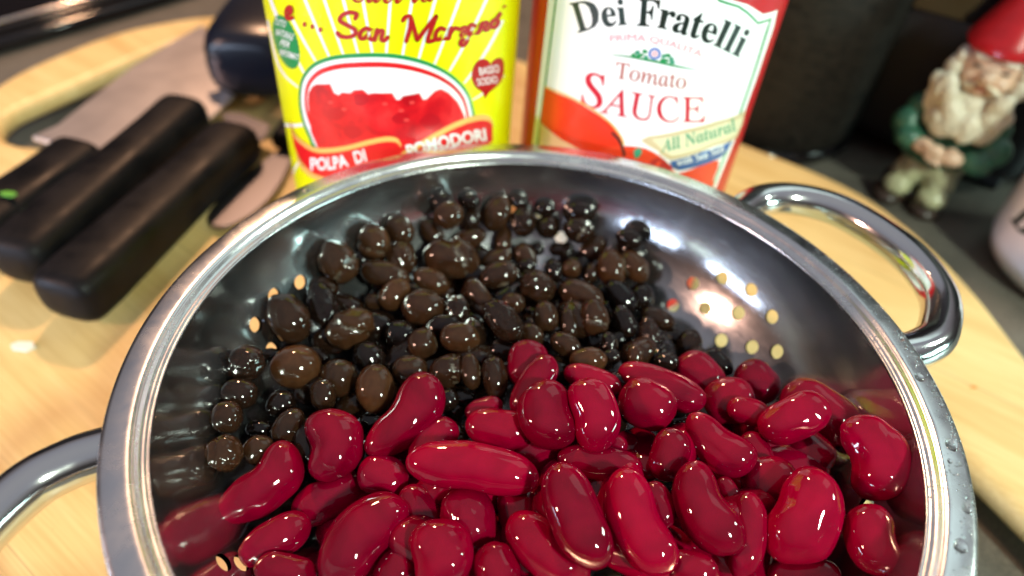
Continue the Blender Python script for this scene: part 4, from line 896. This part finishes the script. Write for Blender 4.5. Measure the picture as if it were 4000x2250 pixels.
def handle_from(pa, pb, z, wd, ht, parent, mt=None, taper=1.0):
    A, Bp = on_plane(*pa, z), on_plane(*pb, z); Ln = np.linalg.norm(Bp - A); u = (Bp - A) / Ln; P = []; W_ = []; H_ = []
    for d_, k_ in ((0, .30), (.5, .62), (1.6, .82), (3.2, .93), (6, .98), (14, 1), (Ln * .35, .97), (Ln * .6, .93), (Ln * .8, .93), (Ln - 4, .97), (Ln - 1, .93), (Ln, .80)):
        P.append(A + u * d_); kk = k_ * (1 + (taper - 1) * d_ / Ln); W_.append(wd * kk); H_.append(ht * kk)
    return handle_mesh(P, W_, H_, mt or M_hnd, parent), A, Bp, u
def plate(name, P, z, th, m, parent, bevel=.0, tilt=0):
    pts = [on_plane(x, y, z) for x, y in P]; n = len(pts); V = [tuple(q) for q in pts] + [tuple(q - np.array([0, 0, th])) for q in pts]
    F = [tuple(range(n)), tuple(range(2 * n - 1, n - 1, -1))] + [(i, n + i, n + (i + 1) % n, (i + 1) % n) for i in range(n)]
    bm = bmesh.new(); vs = [bm.verts.new(q) for q in V]
    for f in F: bm.faces.new([vs[i] for i in f])
    bmesh.ops.recalc_face_normals(bm, faces=bm.faces)
    bmesh.ops.bevel(bm, geom=list(bm.edges), offset=.5, segments=2, affect='EDGES')
    o = bmobj(name, bm, m, parent, smooth=False); return o
c1_ = 1 / 1.0733
def K1(*P): return [(x * c1_, y * c1_) for x, y in P]
kn = thing('knife', 'black handled knife nearest the colander, its thick handle over the board', 'knife', (0, 0, 0), 'knives on the left of the board')
h_, A, Bp, u = handle_from((235, 1190), (930, 545), 12, 24.5, 20, kn)
plate('blade', K1((930, 470), (1010, 470), (1130, 520), (1120, 560), (1040, 640), (1000, 660)), 11, 1.6, M_dbld, kn)
kn2 = thing('knife', 'black handled knife lying in the middle of the three side by side handles', 'knife', (0, 0, 0), 'knives on the left of the board')
handle_from((50, 1045), (735, 440), 13, 23.5, 20, kn2); plate('blade', K1((650, 430), (700, 390), (960, 380), (985, 400), (850, 520), (800, 520)), 12, 1.6, M_bld, kn2)
kn3 = thing('knife', 'farthest left black knife handle, dull and wet, with a green herb scrap on it', 'knife', (0, 0, 0), 'knives on the left of the board')
handle_from((-170, 960), (330, 600), 10, 24, 17, kn3); plate('blade', K1((280, 650), (330, 600), (450, 560), (560, 520), (600, 540), (420, 640), (340, 680)), 6, 1.6, M_bld, kn3)
kn4 = thing('knife', 'large knife with a broad steel blade pointing left and a bulky black handle', 'knife', (0, 0, 0), 'knives on the left of the board')
plate('blade', K1((130, 572), (240, 522), (400, 395), (560, 272), (700, 185), (850, 100), (1010, 330), (960, 400), (840, 515), (640, 560), (430, 628), (300, 612), (190, 590)), 5, 2.2, M_bld, kn4)
A = on_plane(815, 300, 22); Bp = on_plane(1230, -330, 22); u = (Bp - A) / np.linalg.norm(Bp - A); P = []; W_ = []
for d_, k_ in ((0, .55), (.8, .70), (2.5, .82), (6, .91), (13, .98), (22, 1), (40, 1.0), (80, .95), (120, .9), (124, .7)): P.append(A + u * (d_ + 6) + np.array([17, 0, 2])); W_.append(46 * k_)
handle_mesh(P, W_, [q * .8 for q in W_], mat('knife_handle_blue_black', (.004, .006, .014), .3, spec=.4), kn4)
sp_ = thing('spreader', 'small dark steel spreader blade with a rounded tip beside the yellow can', 'spreader', (0, 0, 0))
c3 = lambda *P: [(800 + x / 1.811, 500 + y / 1.811) for x, y in P]
tip = [tuple(q) for q in smooth_path(c3((560, 120), (400, 240), (230, 370), (90, 510), (25, 610), (30, 665), (80, 695), (170, 690), (310, 620), (440, 510), (540, 370), (610, 220)), 4)]
plate('blade', tip, 4, 1.8, M_dbld, sp_); handle_from((1420, 120), (1120, 560), 8, 16, 10, sp_)

# scraps
M_herb = mat('herb', (.10, .32, .03), .5); M_onion = mat('onion', (.75, .75, .68), .4)
def scrap(nm, lab, cat, px, z, s, m, seed, up=0):
    P = on_plane(*px, z); rr_ = random.Random(seed); Pq = [(s * (1 + .3 * rr_.random()) * math.cos(t) * 1.3, s * (.6 + .3 * rr_.random()) * math.sin(t)) for t in [k_ * math.pi / 3 for k_ in range(6)]]
    V = [(x, y, 0) for x, y in Pq] + [(x * .9, y * .9, s * .25) for x, y in Pq]; F = [tuple(range(5, -1, -1)), tuple(range(6, 12))] + [(i, (i + 1) % 6, 6 + (i + 1) % 6, 6 + i) for i in range(6)]
    o = mesh(nm, V, F, m, loc=tuple(P), smooth=False); tag(o, lab, cat)
scrap('herb_scrap', 'bright green herb scrap stuck on the leftmost knife handle', 'herb scrap', (35, 760), 19.2, 2.4, M_herb, 1)
scrap('herb_scrap', 'thin green herb scrap on the dark blade beside the yellow can', 'herb scrap', (985, 560), 11.2, 2.2, M_herb, 2)
scrap('onion_bit', 'tiny translucent white onion bit on the board at the left', 'onion bit', (90, 1355), .2, 3.2, M_onion, 3)
scrap('crumb', 'single orange crumb on the pale board right of the colander', 'crumb', (3805, 1512), .2, .9, mat('crumb', (.7, .25, .04), .6), 4)

# ------------------------------------------------------------------ water on the rim
M_wat = mat('water', (1, 1, 1), .02, 0, 0, trans=1.0)
def drop_mesh(s, seed):
    V, F = ico(3 if s > .5 else 1); rr_ = random.Random(seed); off = Vector((seed, 0, 0))
    return [(x * s * (1 + .25 * noise.noise(Vector((x, y, 0)) + off)), y * s * .8, max(z, -.15) * s * .33) for x, y, z in V], F
spots_ = [(11, 80.9, .8), (3, 79.3, 1.3), (-2, 81.3, .6), (-9, 80.3, 1.6), (-12, 79.1, .6), (-19, 80.9, 1.2), (-25, 79.8, 1.5), (55, 79.9, .7), (142, 80, .9)]
ORD = ['small drop just below the right handle joint', 'large drop below the right handle joint', 'tiny drop at the outer edge of the right side', 'largest drop of the right side', 'tiny drop next to the groove below the largest one', 'middle sized drop low on the right side', 'lowest drop of the right side, near the bottom edge', 'lone drop above the right handle joint', 'lone drop at the far left in front of the knives']
for i, (a, r_, s) in enumerate(spots_):
    V, F = drop_mesh(s, i); a = math.radians(a); o = mesh('water_drop', V, F, M_wat, loc=(r_ * math.cos(a), r_ * math.sin(a), RIM_Z - .12 + .05)); o.rotation_euler = (0, 0, a + 1.2)
    tag(o, 'water on the rim: ' + ORD[i], 'water drop', 'water drops on the colander rim')
VV = []; FF = []
for i in range(520):
    a = math.radians(rnd.gauss(0, 20)); u_ = rnd.random()
    if u_ < .8: r_ = rnd.uniform(77.8, 82.2); z = RIM_Z - .12
    else: r_ = rnd.uniform(75.3, 75.9); z = RIM_Z - rnd.uniform(.8, 1.9)
    s = rnd.uniform(.10, .30); V, F = drop_mesh(s, i); b0 = len(VV); c_, s_ = math.cos(a), math.sin(a)
    VV += [(x + r_ * c_, y + r_ * s_, zz + z + .03) for x, y, zz in V]; FF += [tuple(b0 + k_ for k_ in f) for f in F]
o = mesh('water_beading', VV, FF, M_wat); tag(o, 'fine beads of water scattered along the right side of the rim', 'water', kind='stuff')

# ------------------------------------------------------------------ garden gnome figurine
gp = on_plane(3580, 815, -18); gn = thing('gnome_figurine', 'painted garden gnome with red hat and white beard behind the board', 'figurine', (gp[0], gp[1] + 8, -18))
gn.rotation_euler = (0, math.radians(1), math.radians(-33)); gn.scale = (.85, .85, .84)
def gm(nm, c, r=.35, k_=.5):
    m = mat(nm, c, r, 0, .3, coat_rough=.2); n_ = noise_tex(m, coords(m), 180, 4, .6); L(m, ramp(m, n_, [(.35, tuple(q * k_ for q in c)), (.65, c)]), B(m).inputs['Base Color']); return m
G_skin = gm('painted_skin', (.85, .58, .42), .35, .75); G_beard = gm('painted_beard', (.88, .82, .66), .4, .75); G_green = gm('painted_green', (.05, .19, .12), .35, .6); G_hat = gm('painted_red', (.50, .01, .015), .25, .8)
G_pant = gm('painted_trousers', (.60, .60, .36), .4, .6); G_boot = gm('painted_boots', (.05, .028, .02), .4, .5); G_belt = gm('painted_belt', (.35, .2, .09), .4, .5)
blob('body', [(0, 2, 50, 19, 14, 18), (-2, 1, 36, 20, 14, 14), (0, 3, 62, 15, 11, 9)], G_green, gn, .9)
blob('trousers', [(-9, -4, 20, 9, 9, 13, 0, 12, 8), (8, -4, 20, 9, 9, 13, 0, 12, -6), (0, 0, 27, 17, 12, 9), (-11, -10, 12, 8, 8, 7), (9, -11, 12, 8.5, 8, 7)], G_pant, gn, .8, .6, .3)
blob('boots', [(-13, -8, 4, 10, 13, 5.5), (9, -9, 4, 10, 13, 5.5), (-2, 4, 5, 18, 12, 6), (-14, 2, 9, 8, 8, 7)], G_boot, gn, .9)
blob('arm', [(-20, 0, 56, 8, 8, 9), (-23, -5, 48, 8, 8.5, 9), (-18, -12, 43, 8, 8, 7)], G_green, gn, .8)
blob('arm', [(19, 0, 57, 8, 8, 9), (24, -5, 48, 8.5, 9, 9), (19, -12, 42, 9, 8, 7.5)], G_green, gn, .8)
blob('hands', [(-9, -17, 43, 6, 5, 4.5), (6, -18, 42, 7, 5, 5), (-2, -20, 43.5, 5, 4, 4)] + [(-5 + q * 1.2, -22, 46 - q * 2.5, 5.5, 1.7, 1.3, 0, 0, 12) for q in range(4)] + [(4, -21.5, 47.5, 3.5, 1.6, 1.4, 0, 0, -35)], G_skin, gn, .45, 0, .3, 1)
blob('head', [(1, 0, 87, 15.5, 14, 16), (-5, -9, 84, 5.5, 5, 4.8), (8, -9, 84, 5.5, 5, 4.8), (1.5, -15.5, 88, 4.2, 4.5, 3.6), (-13.5, 0, 88, 3, 3, 4.5), (15.5, 0, 88, 3, 3, 4.5), (1, -9, 78, 5, 4, 2.2), (-5, -10.8, 94.5, 5, 2.5, 1.8), (8, -10.8, 94.5, 5, 2.5, 1.8)], G_skin, gn, .5, 0, .3, 1)
M_eye = mat('painted_eye', (.06, .035, .03), .3); M_brow = G_beard
for sx_ in (-5, 8):
    blob('eye', [(sx_, -12.2, 91, 2.4, 1.0, .8)], M_eye, gn, .25, 0, .3, 0); blob('eyebrow', [(sx_ - 1, -12.5, 96.5, 3.2, 1.8, 1.4, 0, 0, 10), (sx_ + 1.5, -12.4, 96.3, 3, 1.8, 1.3, 0, 0, -10)], M_brow, gn, .4, .3, .6, 1)
blob('mouth', [(1.5, -13, 80.6, 3.6, 1.0, .8)], mat('painted_mouth', (.35, .07, .05), .4), gn, .25, 0, .3, 0)
bl = []
r5 = random.Random(5)
for i in range(46):
    t = r5.uniform(-1, 1); zz = r5.uniform(0, 1); hw = 20 - 4 * zz if zz < .7 else 15
    bl.append((1 + t * hw * (1 - .0 * zz), -6 - 8 * math.sqrt(max(0, 1 - t * t)) - 2 * r5.random(), 75 - 20 * zz + (6 * abs(t) * (1 - zz)) , 4.6, 3.6, 5.4 + r5.random() * 2, 0, 0, t * 35))
bl += [(-15, -4, 84, 5, 6, 8), (18, -4, 84, 5, 6, 8), (1, -6, 67, 15, 8, 10), (-4, -13.5, 82, 4.5, 2, 1.5, 0, 0, -20), (7, -13.5, 82, 4.5, 2, 1.5, 0, 0, 20), (-14, -4, 92, 3.5, 6, 5), (17, -4, 92, 3.5, 6, 5)]
blob('beard', [q for q in bl if not (abs(q[0] - 1.5) < 10 and q[2] > 70 and q[5] > 3)], G_beard, gn, .55, .5, .5, 1)
V, F = lathe([(0, 153), (1.5, 152), (4, 144), (9, 131), (14, 116), (17.5, 106), (19, 102), (18.5, 100), (15, 99.5)], 64)
V = [(x * 1.0 + 1 + (max(0, z - 100) ** 1.6) * .012, y + 2 + max(0, z - 98) * .18, z + .10 * y + .6 * noise.noise(Vector((x, y, z)) * .12)) for x, y, z in V]; mesh('hat', V, F, G_hat, gn)

# ------------------------------------------------------------------ mug and jar cut by the right edge
def azof(px, py): d = ray(px, py); return math.atan2(d[0], d[1])
M_cer = mat('white_ceramic', (.88, .86, .88), .18, 0, .3)
def round_thing(pxl, r_, D): a = azof(*pxl) + math.asin(r_ / D); return (CAM[0] + D * math.sin(a), CAM[1] + D * math.cos(a), -18)
mp_ = round_thing((3835, 920), 42, 366)
mg = thing('mug', 'white ceramic mug with black lettering cut off by the right edge of the photo', 'mug', mp_)
V, F = lathe([(0, 1), (26, 1), (27, 0), (31, 0), (36, 2.2), (40, 7), (41.8, 14), (42, 22), (42, 88), (41, 90.5), (39.5, 90), (38.5, 86), (38.5, 12), (34, 6), (0, 5)], 96); mesh('body', V, F, M_cer, mg)
th_ = [i * math.pi / 14 for i in range(15)]
V, F = tube([(40 + 26 * math.sin(t), 0, 48 + 26 * math.cos(t)) for t in th_], 5, 16); o = mesh('handle', V, F, M_cer, mg); 
for i_, v_ in enumerate(o.data.vertices): pass
MC = Can(); MC.r = 42; MC.c = np.array([mp_[0], mp_[1], 0.]); MC.th0 = math.atan2(CAM[1] - mp_[1], CAM[0] - mp_[0]); MC.lab = mg
CR3['G'] = (3100, 0, 1.2078)
V, F = text_mesh('𝑩𝒐𝒚', .01); x0 = min(v_.x for v_ in V)
u0 = can_uv(MC, 3100 + 1025 / 1.2078, 1035 / 1.2078)
mesh('lettering', [(lambda w_: (w_[0], w_[1], w_[2] + 18))(wrap(MC, u0[0] + (v_.x - x0) * 22, u0[1] + v_.y * 22 + .0, .12)) for v_ in V], F, P_blk, mg, smooth=False)
jp = round_thing((3945, 560), 30, 470)
jr = thing('jar', 'white jar with an orange painted stroke half hidden behind the gnome and the mug', 'jar', jp)
V, F = lathe([(0, 0), (28, 0), (30, 4), (30, 80), (28, 84), (0, 84)], 64); mesh('body', V, F, mat('jar_white', (.5, .5, .42), .3), jr)
V, F = lathe([(31, 2), (33, 3), (33, 9), (31, 10)], 64, True); mesh('base_ring', V, F, M_blackgloss, jr); V, F = lathe([(30.6, 10), (31.6, 11), (31.6, 13), (30.6, 14)], 64, True); mesh('metal_band', V, F, M_steeltrim, jr)
JC = Can(); JC.r = 30; JC.c = np.array([jp[0], jp[1], -18.]); JC.th0 = math.atan2(CAM[1] - jp[1], CAM[0] - jp[0]); JC.lab = jr
def pz(px, py): q = can_uv(JC, px, py); return (q[0], q[1] + 18)
decal(JC, 'painted_stroke', None, mat('orange_paint', (.75, .10, .01), .4), .15, uvs=[pz(*q) for q in ((3962, 500), (3985, 530), (4010, 570), (4010, 620), (3985, 590), (3955, 550))])

for o in list(COL.objects): TMP.objects.link(o)
bpy.data.collections.remove(COL)
